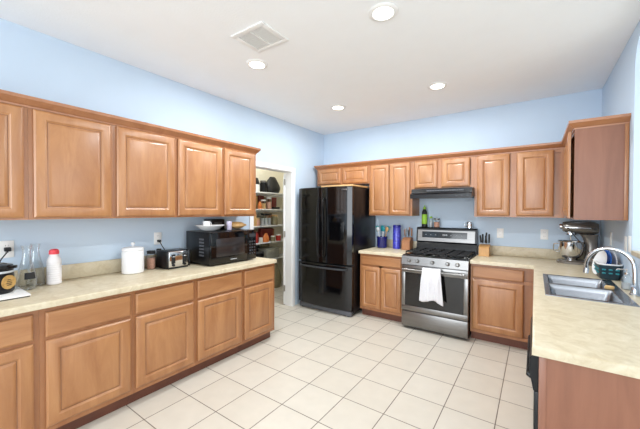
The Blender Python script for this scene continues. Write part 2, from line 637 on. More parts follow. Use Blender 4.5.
v = thing('ceiling_vent', 'white louvred air vent in the ceiling', 'vent', (1.297, -2.768, H - 0.0005))
fm = MB()
fm.box(-0.165, -0.145, -0.010, 0.165, -0.105, 0, 0.003).box(-0.165, 0.105, -0.010, 0.165, 0.145, 0, 0.003)
fm.box(-0.165, -0.105, -0.010, -0.125, 0.105, 0, 0.003).box(0.125, -0.105, -0.010, 0.165, 0.105, 0, 0.003)
fm.box(-0.005, -0.105, -0.009, 0.005, 0.105, -0.001)
fm.build('frame', M['white_plastic'], v)
MB().box(-0.125, -0.105, -0.0015, 0.125, 0.105, -0.0005).build('duct', M['white_plastic'], v)
for k in range(9):
    yy = -0.092 + k * 0.023
    for sx in (-1, 1):
        MB().box(-0.058, -0.008, -0.0007, 0.058, 0.008, 0.0007, mtx=Matrix.Translation((sx * 0.065, yy, -0.0075)) @ Matrix.Rotation(math.radians(32), 4, 'X')).build('louvre', M['white_plastic'], v)

# ================================================================== CABINETS
LW = PI / 2       # left wall: fronts face +x
UZ, UH, UD = 1.397, 0.733, 0.32
UP = 'honey wood wall cabinets'


def left_upper(y0, y1, doors, label):
    c = (y0 + y1) / 2
    return cabinet('wall_cabinet', label, (0, c, UZ), LW, y1 - y0, UD, 0, UH, [(a - c, b - c, 0.014, UH - 0.008) for a, b in doors], group=UP)


left_upper(-4.86, -3.888, [(-4.84, -4.385), (-4.365, -3.911)], 'wooden wall cabinet on the left wall cut off by the left edge of the photo')
left_upper(-3.888, -3.393, [(-3.863, -3.412)], 'one-door wooden wall cabinet above the carafes and white bottle')
left_upper(-3.393, -2.367, [(-3.374, -2.898), (-2.868, -2.382)], 'two-door wooden wall cabinet above the canister and toaster')
left_upper(-2.367, -1.896, [(-2.352, -1.93)], 'one-door wooden wall cabinet above the microwave, next to the pantry doorway')
tag(sweep([(UD, -4.86), (UD, -1.896), (0.001, -1.896)], CROWN, UZ + UH + 0.0005 - 0.004).build('crown_moulding', M['crown']),
    'wooden crown moulding along the top of the left wall cabinets', 'moulding')


def back_upper(x0, x1, z0, z1, doors, label):
    c = (x0 + x1) / 2
    return cabinet('wall_cabinet', label, (c, 0, z0), 0, x1 - x0, UD, 0, z1 - z0, [(a - c, b - c, 0.014, z1 - z0 - 0.008) for a, b in doors], group=UP)


TOP = UZ + UH
back_upper(0.09, 1.028, 1.868, TOP, [(0.125, 0.54), (0.575, 1.00)], 'short two-door wooden wall cabinet above the black refrigerator')
back_upper(1.028, 1.668, UZ, TOP, [(1.046, 1.335), (1.347, 1.637)], 'tall narrow two-door wooden wall cabinet between refrigerator and range hood')
back_upper(1.668, 2.425, 1.752, TOP, [(1.70, 1.995), (2.045, 2.375)], 'short two-door wooden wall cabinet above the black range hood')
back_upper(2.425, 3.285, UZ, TOP, [(2.455, 2.79), (2.855, 3.19)], 'two-door wooden wall cabinet right of the range hood')
# right wall unit: front faces -x, local x runs towards -y
t = thing('wall_cabinet', 'wooden wall cabinet on the right wall showing its reddish side panel above the mixer', 'cabinet', (XR, -0.78, UZ), -PI / 2, UP)
MB().box(-0.437, -0.30, 0, 0.414, -0.001, UH).build('carcass', M['frame'], t)
MB().box(0.415, -0.318, 0.0, 0.428, -0.001, UH).build('side_panel', M['veneer'], t)
MB().box(0.4285, -0.026, 0.002, 0.438, -0.002, UH - 0.004, 0.002).build('scribe_strip', M['frame'], t)
fr_ = MB().box(-0.43, -0.318, 0, -0.395, -0.301, UH).box(0.38, -0.318, 0, 0.4145, -0.301, UH)
fr_.box(-0.395, -0.318, 0, 0.38, -0.301, 0.035).box(-0.395, -0.318, UH - 0.035, 0.38, -0.301, UH)
fr_.build('face_frame', M['frame'], t)
d1 = panel_door(-0.405, -0.02, 0.014, UH - 0.01, -0.319).build('door', M['wood'], t)
d1.data.materials.append(M['groove_tone'])
d2 = panel_door(0.0, 0.405, 0.014, UH - 0.01, 0.0)
d2.xform(Matrix.Translation((0.0, -0.322, 0)) @ Matrix.Rotation(math.radians(-2.5), 4, 'Z'))
d2 = d2.build('door', M['wood'], t)
d2.data.materials.append(M['groove_tone'])
tag(sweep([(0.09, -0.002), (0.09, -UD), (XR - 0.318, -UD), (XR - 0.318, -0.78 - 0.428), (XR - 0.001, -0.78 - 0.428)], CROWN, TOP - 0.0035).build('crown_moulding', M['crown']),
    'wooden crown moulding along the back wall cabinets, turning the corner at the right', 'moulding')

BZ = 0.874
BASE = 'honey wood base cabinets'


def left_base(y0, y1, fr, label):
    c = (y0 + y1) / 2
    return cabinet('base_cabinet', label, (0, c, 0), LW, y1 - y0, 0.60, 0.10, BZ,
                   [(a - c, b - c, 0.135, 0.668) for a, b in fr], [(a - c, b - c, 0.69, 0.842) for a, b in fr], True, BASE, rails=(0.68,))


left_base(-4.86, -3.902, [(-4.84, -4.40), (-4.36, -3.93)], 'wooden base cabinet on the left wall cut off by the left edge of the photo')
left_base(-3.902, -3.38, [(-3.874, -3.398)], 'wooden base cabinet with one drawer and door below the white bottle and carafes')
left_base(-3.38, -2.871, [(-3.362, -2.891)], 'wooden base cabinet with one drawer and door below the canister and toaster')
left_base(-2.871, -2.34, [(-2.852, -2.36)], 'wooden base cabinet with one drawer and door below the left half of the microwave')
left_base(-2.34, -1.872, [(-2.322, -1.905)], 'wooden base cabinet at the end of the left run, next to the pantry doorway')


def back_base(x0, x1, drawers, doors, label):
    c = (x0 + x1) / 2
    return cabinet('base_cabinet', label, (c, 0, 0), 0, x1 - x0, 0.60, 0.10, BZ,
                   [(a - c, b - c, 0.135, 0.70) for a, b in doors], [(a - c, b - c, 0.722, 0.845) for a, b in drawers], True, BASE, rails=(0.711,))


back_base(1.032, 1.652, [(1.055, 1.625)], [(1.055, 1.335), (1.347, 1.625)], 'two-door wooden base cabinet between refrigerator and range')
back_base(2.436, 3.063, [(2.455, 2.94)], [(2.455, 2.94)], 'wooden base cabinet with one drawer and door right of the range')

# sink run: base cabinet (its front faces -x), dishwasher, end panel
t = cabinet('base_cabinet', 'wooden sink base cabinet under the worktop on the right wall', (XR, -1.417, 0), -PI / 2, 1.626, 0.54, 0.10, 0.70,
            [(-0.72, -0.02, 0.135, 0.66), (0.0, 0.70, 0.135, 0.66)], (), True, BASE)
MB().box(-0.812, -0.54, 0.7005, 0.812, -0.521, BZ - 0.001).build('false_front', M['wood_h'], t)
t = thing('dishwasher', 'black dishwasher under the right worktop, edge of its door and handle showing', 'dishwasher', (XR, -2.555, 0), -PI / 2)
MB().box(-0.30, -0.535, 0.10, 0.30, -0.02, 0.868).build('tub', M['black_matte'], t)
MB().box(-0.298, -0.572, 0.115, 0.298, -0.536, 0.70, 0.004).build('door', M['black_satin'], t)
cp = MB().prism([(-0.536, 0.703), (-0.536, 0.866), (-0.572, 0.866), (-0.588, 0.84), (-0.59, 0.79), (-0.574, 0.703)], 'x', -0.298, 0.298)
cp.build('control_panel', M['black_satin'], t)
MB().tube([(-0.25, -0.574, 0.735), (-0.25, -0.592, 0.745), (0.25, -0.592, 0.745), (0.25, -0.574, 0.735)], 0.009, 8).build('handle', M['black_satin'], t)
MB().box(-0.29, -0.50, 0.0, 0.29, -0.48, 0.099).build('toe_panel', M['black_matte'], t)
t = thing('end_panel', 'reddish wooden end panel closing the worktop at the lower right', 'panel', (XR, -2.875, 0), 0)
MB().box(-0.556, -0.009, 0.0, -0.001, 0.009, BZ - 0.001).build('board', M['veneer'], t)
MB().box(-0.5555, -0.0125, 0.0, -0.530, -0.0095, BZ - 0.002, 0.001).build('stile', M['veneer'], t)

# ================================================================== WORKTOPS
CT = 0.914
t = thing('worktop', 'beige laminate worktop along the left wall', 'worktop', (0, 0, 0))
slab([0.001, 0.647], [-4.86, -1.885], lambda i, j: True, BZ + 0.0005, CT, 0.010).build('slab', M['counter'], t)
MB().box(0.001, -4.86, CT + 0.0003, 0.020, -1.885, 1.03, 0.004).build('backsplash', M['counter'], t)
t = thing('worktop', 'short beige laminate worktop between refrigerator and range', 'worktop', (0, 0, 0))
slab([1.025, 1.660], [-0.64, -0.001], lambda i, j: True, BZ + 0.0005, CT, 0.010).build('slab', M['counter'], t)
MB().box(1.025, -0.020, CT + 0.0003, 1.660, -0.001, 1.03, 0.004).build('backsplash', M['counter'], t)
t = thing('worktop', 'L-shaped beige laminate worktop holding the sink at the right', 'worktop', (0, 0, 0))
SX0, SX1, SY0, SY1 = 3.09, 3.53, -1.94, -1.12
xs = [2.434, 3.025, SX0 + 0.012, SX1 - 0.012, XR - 0.001]
ys = [-2.91, SY0 + 0.012, SY1 - 0.012, -0.64, -0.001]


def keep(i, j):
    if j == 3:
        return True
    if i == 0:
        return False
    return not (i == 2 and j == 1)


slab(xs, ys, keep, BZ + 0.0005, CT, 0.010).build('slab', M['counter'], t)
MB().box(2.434, -0.020, CT + 0.0003, XR - 0.001, -0.001, 1.03, 0.004).box(XR - 0.020, -0.78, CT + 0.0003, XR - 0.001, -0.0205, 1.03, 0.004).build('backsplash', M['counter'], t)

# ------------------------------------------------------------------ sink
t = thing('kitchen_sink', 'double-bowl stainless steel sink set in the right worktop', 'sink', ((SX0 + SX1) / 2, (SY0 + SY1) / 2, CT))
w, l = SX1 - SX0, SY1 - SY0
bw = w - 0.09
bl = l / 2 - 0.045
rim = slab([-w / 2, -w / 2 + 0.03, -w / 2 + 0.03 + bw, w / 2], [-l / 2, -l / 2 + 0.03, -l / 2 + 0.03 + bl, l / 2 - 0.03 - bl, l / 2 - 0.03, l / 2],
           lambda i, j: not (i == 1 and j in (1, 3)), 0.0004, 0.006, 0.003)
rim.build('rim', M['sink_steel'], t)
for sgn in (-1, 1):
    cx, cy = -w / 2 + 0.03 + bw / 2, sgn * (l / 2 - 0.03 - bl / 2)
    rs = []
    for (e, rr, z) in ((0.0, 0.004, 0.004), (-0.002, 0.012, -0.004), (-0.006, 0.03, -0.03), (-0.012, 0.05, -0.14), (-0.03, 0.06, -0.165), (-0.06, 0.06, -0.172), (-0.20, 0.03, -0.176)):
        rs.append([Vector((x, y, z)) for x, y in rrect(cx, cy, bw + 2 * max(e, -0.13), bl + 2 * max(e, -0.13), rr)])
    MB().rings(rs, cap0=False).build('bowl', M['sink_steel'], t)
    MB().lathe([(0.045, -0.1755), (0.04, -0.1735), (0.028, -0.1745), (0.001, -0.1748)], cx, cy, 0, 20).build('drain', M['chrome'], t)

# faucet on the strip of rim between bowls and wall
t = thing('faucet', 'chrome gooseneck faucet arching over the sink', 'faucet', (3.572, -1.60, CT + 0.0004))
MB().lathe([(0.028, 0.0), (0.028, 0.008), (0.022, 0.014), (0.018, 0.06), (0.014, 0.07)], seg=24).build('base', M['chrome'], t)
pts = [(0, 0, 0.07), (0, 0, 0.14)]
for i in range(1, 15):
    a = PI * 1.08 * i / 14
    pts.append((-0.118 + 0.118 * math.cos(a), 0.10 * (i / 14), 0.17 + 0.125 * math.sin(a)))
MB().tube(pts, 0.0125, 12).build('spout', M['chrome'], t)
p = Vector(pts[-1])
MB().tube([p, p + Vector((-0.004, 0.0, -0.035))], 0.016, 12).build('spray_head', M['chrome'], t)
MB().tube([(0.0, -0.015, 0.045), (-0.004, -0.05, 0.06), (-0.03, -0.085, 0.075)], 0.007, 10).build('lever', M['chrome'], t)
t = thing('soap_dispenser', 'small clear soap pump behind the sink next to the faucet', 'dispenser', (3.566, -1.42, CT + 0.0005))
MB().lathe([(0.028, 0.0), (0.03, 0.01), (0.03, 0.075), (0.02, 0.095), (0.012, 0.105)], seg=20).build('bottle', M['glass'], t)
MB().lathe([(0.026, 0.004), (0.0275, 0.01), (0.0275, 0.045), (0.001, 0.046)], seg=20).build('soap', M['light_grey'], t)
MB().lathe([(0.014, 0.1055), (0.014, 0.12), (0.005, 0.122), (0.005, 0.145), (0.001, 0.146)], seg=14).tube([(0, 0, 0.14), (-0.05, 0, 0.14), (-0.055, 0, 0.132)], 0.005, 8).build('pump', M['chrome'], t)
t = tag(MB().box(-0.022, -0.025, 0.0, 0.022, 0.025, 0.024, 0.009, 3).build('sponge', M['sponge']), 'small tan sponge lying on the sink divider', 'sponge')
t.location = (3.462, -1.515, CT + 0.0065)
t.rotation_euler = (0, 0, 1.3)

# ================================================================== REFRIGERATOR
FX = 0.533
t = thing('refrigerator', 'black french-door refrigerator with freezer drawer beside the pantry doorway', 'refrigerator', (FX, -0.03, 0))
W = 0.462
MB().box(-W, -0.69, 0.05, W, 0.0, 1.795, 0.006).build('cabinet_body', M['black_satin'], t)


def fy(x):
    return -0.755 - 0.045 * (1 - (x / W) ** 2)


def fdoor(x0, x1, z0, z1, name):
    n = 12
    front = [(x0 + (x1 - x0) * i / n, fy(x0 + (x1 - x0) * i / n)) for i in range(n + 1)]
    mb = MB()
    rs = []
    for ins, z in ((0.008, z0), (0.0, z0 + 0.008), (0.0, z1 - 0.008), (0.008, z1)):
        ring = []
        for i, (x, y) in enumerate(front):
            k = ins
            xx = min(max(x, x0 + k), x1 - k)
            e = 0.012 if i in (0, n) else (0.002 if i in (1, n - 1) else 0)
            ring.append(Vector((xx, y + k * 0.8 + e, z)))
        ring += [Vector((x1 - ins, -0.692, z)), Vector((x0 + ins, -0.692, z))]
        rs.append(ring)
    mb.rings(rs)
    return mb.build(name, M['black_gloss'], t)


dl_ = fdoor(-W, -0.003, 0.715, 1.80, 'door')
dr_ = fdoor(0.003, W, 0.715, 1.80, 'door')
fz = fdoor(-W, W, 0.085, 0.70, 'freezer_drawer')
for sx, dd in ((-1, dl_), (1, dr_)):
    x = sx * 0.042
    pts = [(x, fy(x) + 0.002, 0.80), (x, fy(x) - 0.025, 0.815)]
    for i in range(9):
        u = i / 8
        pts.append((x + sx * 0.006 * math.sin(PI * u), fy(x) - 0.040 - 0.018 * math.sin(PI * u), 0.84 + 0.76 * u))
    pts += [(x, fy(x) - 0.025, 1.625), (x, fy(x) + 0.002, 1.64)]
    MB().tube(pts, 0.0115, 10).build('handle', M['black_gloss'], dd)
pts = [(-0.40, fy(-0.40) + 0.002, 0.655)]
for i in range(11):
    u = -0.38 + 0.76 * i / 10
    pts.append((u, fy(u) - 0.045, 0.655))
pts.append((0.40, fy(0.40) + 0.002, 0.655))
MB().tube(pts, 0.0125, 10).build('handle', M['dark_grey'], fz)
MB().box(0.30, fy(0.33) - 0.0015, 1.745, 0.40, fy(0.33) + 0.012, 1.765, 0.001).build('name_plate', M['steel'], dr_)
MB().box(-W + 0.01, -0.74, 0.012, W - 0.01, -0.70, 0.075, 0.004).build('toe_grille', M['grille'], t)
for sx in (-1, 1):
    MB().lathe([(0.03, 0.0), (0.03, 0.02)], sx * 0.40, -0.70, 0, 14).box(sx * 0.40 - 0.02, -0.70, 0.02, sx * 0.40 + 0.02, -0.02, 0.052).build('foot', M['black_matte'], t)
t = tag(MB().box(-0.26, -0.25, 0.0, 0.26, 0.25, 0.022, 0.003).build('cardboard_sheet', M['tan']), 'flat tan cardboard lying on top of the black refrigerator', 'cardboard')
t.location = (0.745, -0.535, 1.8006)

# ================================================================== RANGE
RX0, RX1 = 1.664, 2.430
t = thing('gas_range', 'stainless steel gas range with black grates between the back base cabinets', 'stove', ((RX0 + RX1) / 2, -0.025, 0))
W = (RX1 - RX0) / 2 - 0.002
MB().box(-W, -0.62, 0.03, W, 0.0, 0.90).build('body', M['black_satin'], t)
for sx in (-1, 1):
    MB().lathe([(0.018, 0.0), (0.018, 0.031)], sx * (W - 0.05), -0.56, 0, 12).lathe([(0.018, 0.0), (0.018, 0.031)], sx * (W - 0.05), -0.06, 0, 12).build('foot', M['black_matte'], t)
MB().box(-W, -0.672, 0.035, W, -0.621, 0.222, 0.006).build('storage_drawer', M['steel'], t)
dr = thing('oven_door', '', '', (0, 0, 0))
del dr['label'], dr['category']
dr.parent = t
ring = MB()
z0, z1 = 0.232, 0.795
ring.box(-W, -0.678, z0, W, -0.621, 0.295, 0.004).box(-W, -0.678, 0.705, W, -0.621, z1, 0.004)
ring.box(-W, -0.678, 0.295, -W + 0.045, -0.621, 0.705, 0.002).box(W - 0.045, -0.678, 0.295, W, -0.621, 0.705, 0.002)
ring.build('door_frame', M['steel'], dr)
MB().box(-W + 0.045, -0.676, 0.295, W - 0.045, -0.64, 0.705).build('door_glass', M['dark_glass'], dr)
hb = MB().tube([(-W + 0.03, -0.738, 0.752), (W - 0.03, -0.738, 0.752)], 0.0125, 14)
for sx in (-1, 1):
    hb.box(sx * (W - 0.07) - 0.012, -0.735, 0.742, sx * (W - 0.07) + 0.012, -0.677, 0.762, 0.003)
hb.build('handle', M['steel'], dr)
cp = MB().prism([(-0.621, 0.803), (-0.684, 0.803), (-0.672, 0.905), (-0.621, 0.918)], 'x', -W, W)
cp.build('control_panel', M['steel'], t)
kx = [1.762, 1.863, 2.041, 2.211, 2.317]
for x in kx:
    k = MB().lathe([(0.024, 0.0), (0.024, 0.006), (0.020, 0.008), (0.018, 0.030), (0.014, 0.034), (0.001, 0.0345)], seg=20)
    k.box(-0.0035, -0.0165, 0.03, 0.0035, 0.0165, 0.038, 0.001)
    k.xform(Matrix.Translation((x - (RX0 + RX1) / 2, -0.679, 0.853)) @ Matrix.Rotation(math.radians(83), 4, 'X'))
    k.build('knob', M['steel'], t)
MB().box(-W, -0.62, 0.9005, W, -0.10, 0.918, 0.004).build('cooktop', M['black_gloss'], t)
bpos = [(-0.24, -0.47, 0.045), (-0.24, -0.23, 0.036), (0.24, -0.47, 0.05), (0.24, -0.23, 0.036), (0, -0.35, 0.05)]
for x, y, r in bpos:
    MB().lathe([(r + 0.012, 0.9182), (r + 0.012, 0.926), (r, 0.928), (r, 0.936), (r - 0.01, 0.94), (0.001, 0.94)], x, y, 0, 20).build('burner', M['black_matte'], t)
for gx in (-0.24, 0.0, 0.24):
    g = MB()
    a, b = gx - 0.115, gx + 0.115
    zz = 0.952
    bars = [((a, -0.595), (b, -0.595)), ((a, -0.115), (b, -0.115)), ((a, -0.595), (a, -0.115)), ((b, -0.595), (b, -0.115)), ((a, -0.355), (b, -0.355)), ((gx, -0.595), (gx, -0.115)), ((a, -0.475), (b, -0.475)), ((a, -0.235), (b, -0.235))]
    for (p, q) in bars:
        g.box(min(p[0], q[0]) - 0.005, min(p[1], q[1]) - 0.005, zz - 0.008, max(p[0], q[0]) + 0.005, max(p[1], q[1]) + 0.005, zz + 0.005)
    for x in (a, b):
        for y in (-0.595, -0.355, -0.115):
            g.box(x - 0.006, y - 0.006, 0.9185, x + 0.006, y + 0.006, zz - 0.006)
    g.build('grate', M['black_matte'], t)
bg = MB().prism([(-0.005, 0.90), (-0.099, 0.90), (-0.099, 0.96), (-0.075, 1.03), (-0.105, 1.05), (-0.085, 1.225), (-0.07, 1.238), (-0.005, 1.238)], 'x', -W, W).build('backguard', M['black_satin'], t)


def sl(z):
    return -0.105 + 0.020 * (z - 1.05) / 0.175


MB().prism([(sl(1.052) - 0.0005, 1.052), (sl(1.052) - 0.005, 1.053), (sl(1.205) - 0.005, 1.204), (sl(1.205) - 0.0005, 1.205)], 'x', -W + 0.02, W - 0.02).build('fascia', M['steel'], bg)
MB().prism([(sl(1.10) - 0.0055, 1.10), (sl(1.10) - 0.007, 1.101), (sl(1.182) - 0.007, 1.181), (sl(1.182) - 0.0055, 1.182)], 'x', -W + 0.08, W - 0.11).build('display', M['black_gloss'], bg)
dg = MB()
for k in range(3):
    dg.box(-0.03 + 0.022 * k, sl(1.14) - 0.0085, 1.134, -0.016 + 0.022 * k, sl(1.14) - 0.0072, 1.152)
for k in range(8):
    x = -0.25 + 0.065 * k
    if abs(x) > 0.06:
        dg.box(x - 0.008, sl(1.14) - 0.0085, 1.138, x + 0.008, sl(1.14) - 0.0072, 1.142)
dg.build('display_digits', M['light_grey'], bg)

# towel over the oven handle
tw = MB()
nu, nv = 22, 34
g = []
for i in range(nu + 1):
    u = i / nu
    x = 1.945 + 0.205 * u
    row = []
    for j in range(nv + 1):
        s_ = j / nv
        L = 0.62 * s_               # run along the cloth: short back flap, over the bar, long front flap
        xx = x
        if L < 0.20:
            y, z = -0.748, 0.572 + L
        elif L < 0.26:
            a = PI * (L - 0.20) / 0.06
            y, z = -0.763 + 0.0165 * math.cos(a), 0.777 + 0.0165 * math.sin(a)
        else:
            dn = L - 0.26
            f = min(1, dn / 0.12)
            y = -0.780 - f * (0.010 + 0.010 * math.sin(u * 16 + 1.0) + 0.005 * math.sin(u * 31 + dn * 9))
            z = 0.777 - dn - (0.022 * f * math.sin(u * 7.0 + 0.5)) * dn / 0.4 - 0.02 * u
            xx = x + (0.075 * (u - 0.45)) * dn / 0.4
        row.append(tw.bm.verts.new((xx, y, z)))
    g.append(row)
for i in range(nu):
    for j in range(nv):
        tw.bm.faces.new((g[i][j], g[i + 1][j], g[i + 1][j + 1], g[i][j + 1]))
to = tag(tw.build('dish_towel', M['towel'], angle=80), 'white dish towel hanging over the oven door handle', 'towel')
sm = to.modifiers.new('thick', 'SOLIDIFY')
sm.thickness = 0.003
sm.offset = 0

# ------------------------------------------------------------------ hood
t = thing('range_hood', 'black range hood under the short cabinet above the stove', 'range hood', (2.060, 0, 1.622))
MB().prism([(-0.003, 0.02), (-0.003, 0.126), (-0.44, 0.126), (-0.455, 0.07), (-0.50, 0.05), (-0.50, 0.0), (-0.47, 0.0), (-0.46, 0.02)], 'x', -0.362, 0.362).build('canopy', M['black_satin'], t)
vf = MB()
for k in range(22):
    vf.box(-0.16 + 0.02 * k - 0.007, -0.452, 0.090, -0.16 + 0.02 * k + 0.007, -0.4435, 0.106)
vf.xform(Matrix.Translation((0, -0.004, 0)))
vf.build('vent_slots', M['grille'], t)
for x in (0.20, 0.26, 0.32):
    MB().box(x - 0.012, -0.505, 0.018, x + 0.012, -0.4995, 0.032, 0.001).build('switch', M['dark_grey'], t)
MB().box(-0.32, -0.44, 0.014, 0.32, -0.06, 0.0205).build('filter', M['grille'], t)


# ================================================================== OUTLETS
def outlet(loc, rz, label, toggle=False):
    t = thing('wall_switch' if toggle else 'wall_outlet', label, 'switch' if toggle else 'outlet', loc, rz, 'white wall plates')
    MB().box(-0.037, -0.006, -0.06, 0.037, -0.0005, 0.06, 0.003).build('cover_plate', M['white_plastic'], t)
    if toggle:
        MB().box(-0.012, -0.009, -0.03, 0.012, -0.0062, 0.03, 0.002).build('rocker', M['white_plastic'], t)
    else:
        for dz in (-0.024, 0.024):
            s_ = MB().lathe([(0.016, 0.0), (0.016, 0.0025), (0.001, 0.0026)], seg=18)
            s_.xform(Matrix.Translation((0, -0.0062, dz)) @ Matrix.Rotation(PI / 2, 4, 'X'))
            so = s_.build('socket', M['white_plastic'], t)
            MB().box(-0.008, -0.0095, dz - 0.002, -0.006, -0.0088, dz + 0.007).box(0.006, -0.0095, dz - 0.002, 0.008, -0.0088, dz + 0.007).build('slots', M['dark_grey'], so)
    return t


outlet((0, -3.938, 1.185), PI / 2, 'white wall outlet at the left edge of the photo with a black plug')
outlet((0, -2.888, 1.185), PI / 2, 'white wall outlet on the left wall behind the toaster')
outlet((2.675, 0, 1.19), 0, 'white wall outlet on the back wall right of the range')
outlet((3.12, 0, 1.195), 0, 'white wall outlet on the back wall left of the mixer')
outlet((XR, -0.60, 1.215), -PI / 2, 'white wall plate on the right wall just behind the mixer', True)
outlet((XR, -1.165, 1.215), -PI / 2, 'white wall plate on the right wall below the reddish side panel, beside the edge plate', True)
outlet((XR, -1.285, 1.225), -PI / 2, 'white wall plate at the very edge of the right wall opening', True)

# ================================================================== LEFT WORKTOP
Z = CT + 0.0005
t = thing('serving_board', 'white board with dark underside lying under the black appliance', 'board', (0.235, -4.045, Z))
MB().box(-0.19, -0.16, 0.0, 0.19, 0.14, 0.006).build('base', M['dark_grey'], t)
MB().box(-0.195, -0.165, 0.0065, 0.195, 0.145, 0.016, 0.003).build('top', M['white_plastic'], t)
t = thing('coffee_grinder', 'black round appliance with gold badge, cut off by the left edge of the photo', 'appliance', (0.225, -4.028, Z + 0.0165))
MB().lathe([(0.080, 0.0), (0.088, 0.012), (0.090, 0.03), (0.086, 0.13), (0.084, 0.15), (0.06, 0.152)], seg=32).build('body', M['black_satin'], t)
MB().lathe([(0.0855, 0.128), (0.088, 0.131), (0.088, 0.139), (0.0855, 0.142)], seg=32).build('band', M['light_grey'], t)
MB().lathe([(0.088, 0.153), (0.090, 0.16), (0.080, 0.178), (0.04, 0.19), (0.001, 0.192)], seg=32).build('lid', M['black_gloss'], t)
MB().prism([(0.03, 0.075), (0.075, 0.045), (0.06, 0.085), (0.045, 0.095)], 'z', 0.155, 0.172).build('spout', M['black_satin'], t)
ba = MB().lathe([(0.044, 0.0), (0.044, 0.004), (0.001, 0.0045)], seg=24)
ba.xform(Matrix.Rotation(math.radians(34), 4, 'Z') @ Matrix.Translation((0.0865, 0, 0.072)) @ Matrix.Rotation(PI / 2, 4, 'Y'))
ba = ba.build('badge', M['gold'], t)
br = MB()
for k in range(4):
    br.box(0.0905, -0.018 + 0.004 * abs(k - 1), 0.052 + 0.011 * k, 0.0917, 0.018 - 0.004 * abs(k - 1), 0.056 + 0.011 * k)
br.xform(Matrix.Rotation(math.radians(34), 4, 'Z'))
br.build('badge_print', M['black_matte'], ba)
# cord with plug in the wall outlet (belongs to the appliance)
w2 = Vector((0.225, -4.028, Z + 0.0165))
cp = [Vector(p) - w2 for p in ((0.036, -3.938, 1.185), (0.06, -3.945, 1.17), (0.075, -3.975, 1.13), (0.09, -4.0, 1.08), (0.13, -4.02, 1.01), (0.15, -4.03, 0.96))]
MB().tube(cp, 0.004, 8).box(0.012 - w2.x, -3.955 - w2.y, 1.172 - w2.z, 0.045 - w2.x, -3.921 - w2.y, 1.20 - w2.z, 0.005).build('cord', M['black_matte'], t)


def carafe(loc, label, with_label):
    t = thing('glass_carafe', label, 'carafe', loc, 0, 'clear glass carafes')
    o = [(0.044, 0.0), (0.053, 0.006), (0.0555, 0.025), (0.054, 0.07), (0.043, 0.14), (0.029, 0.195), (0.023, 0.225), (0.022, 0.26), (0.027, 0.285), (0.031, 0.302)]
    i = [(r - 0.0025, z) for r, z in reversed(o[1:])] + [(0.045, 0.008)]
    MB().lathe(o + i, seg=32, cap0=True, cap1=True).build('glass', M['glass'], t)
    if with_label:
        lb = MB()
        rs = []
        for k in range(9):
            a = math.radians(-24 + 66 * k / 8)
            rs.append([Vector((rr * math.cos(a), rr * math.sin(a), zz)) for rr, zz in ((0.0550, 0.075), (0.0557, 0.075), (0.0500, 0.120), (0.0487, 0.120))])
        lb.rings(rs).build('label_patch', M['black_matte'], t)
    return t


carafe((0.165, -3.868, Z), 'clear glass carafe with black label patch beside the white bottle', True)
carafe((0.076, -3.802, Z), 'second clear glass carafe, without label, half hidden behind the labelled one', False)

t = thing('milk_bottle', 'white plastic bottle with red cap on the left worktop', 'bottle', (0.13, -3.712, Z))
pr = [(0.036, 0.0), (0.043, 0.006)]
for k in range(9):
    z = 0.015 + 0.016 * k
    pr += [(0.0435, z), (0.0435, z + 0.010), (0.0415, z + 0.013)]
pr += [(0.0435, 0.165), (0.040, 0.185), (0.030, 0.205), (0.027, 0.212), (0.027, 0.222)]
MB().lathe(pr, seg=28).build('body', M['milk'], t)
MB().lathe([(0.030, 0.2225), (0.030, 0.240), (0.027, 0.252), (0.018, 0.259), (0.001, 0.261)], seg=28).build('cap', M['red_cap'], t)

t = thing('canister', 'white ceramic lidded canister on the left worktop', 'canister', (0.15, -3.179, Z))
MB().lathe([(0.077, 0.0), (0.083, 0.005), (0.085, 0.02), (0.085, 0.175), (0.082, 0.19), (0.078, 0.195)], seg=36).build('body', M['white_ceramic'], t)
lid = MB().lathe([(0.080, 0.1955), (0.086, 0.20), (0.086, 0.214), (0.078, 0.222), (0.03, 0.230), (0.001, 0.231)], seg=36).build('lid', M['white_ceramic'], t)
MB().lathe([(0.008, 0.2315), (0.008, 0.24), (0.015, 0.248), (0.016, 0.258), (0.010, 0.266), (0.001, 0.268)], seg=20).build('knob', M['white_ceramic'], lid)


def jar(name, label, loc, r, h, glass, lidm, fill, cat='jar', group=None):
    t = thing(name, label, cat, loc, 0, group)
    MB().lathe([(r * 0.9, 0.0), (r, 0.006), (r, h * 0.78), (r * 0.85, h * 0.84)], seg=22).build('body', glass, t)
    if fill:
        MB().lathe([(r * 0.88, 0.004), (r * 0.94, 0.008), (r * 0.94, h * 0.6), (0.001, h * 0.61)], seg=22).build('contents', fill, t)
    MB().lathe([(r * 0.9, h * 0.841), (r * 0.92, h * 0.85), (r * 0.92, h * 0.98), (r * 0.86, h), (0.001, h)], seg=22).build('lid', lidm, t)
    return t


jar('spice_jar', 'small jar of pinkish spice with black lid between canister and toaster', (0.10, -3.0, Z), 0.038, 0.17, M['glass'], M['black_matte'], M['pink_salt'])
jar('spice_jar', 'dark small jar half hidden behind the toaster', (0.025 + 0.024, -2.90, Z), 0.024, 0.175, M['dark_grey'], M['black_matte'], None)

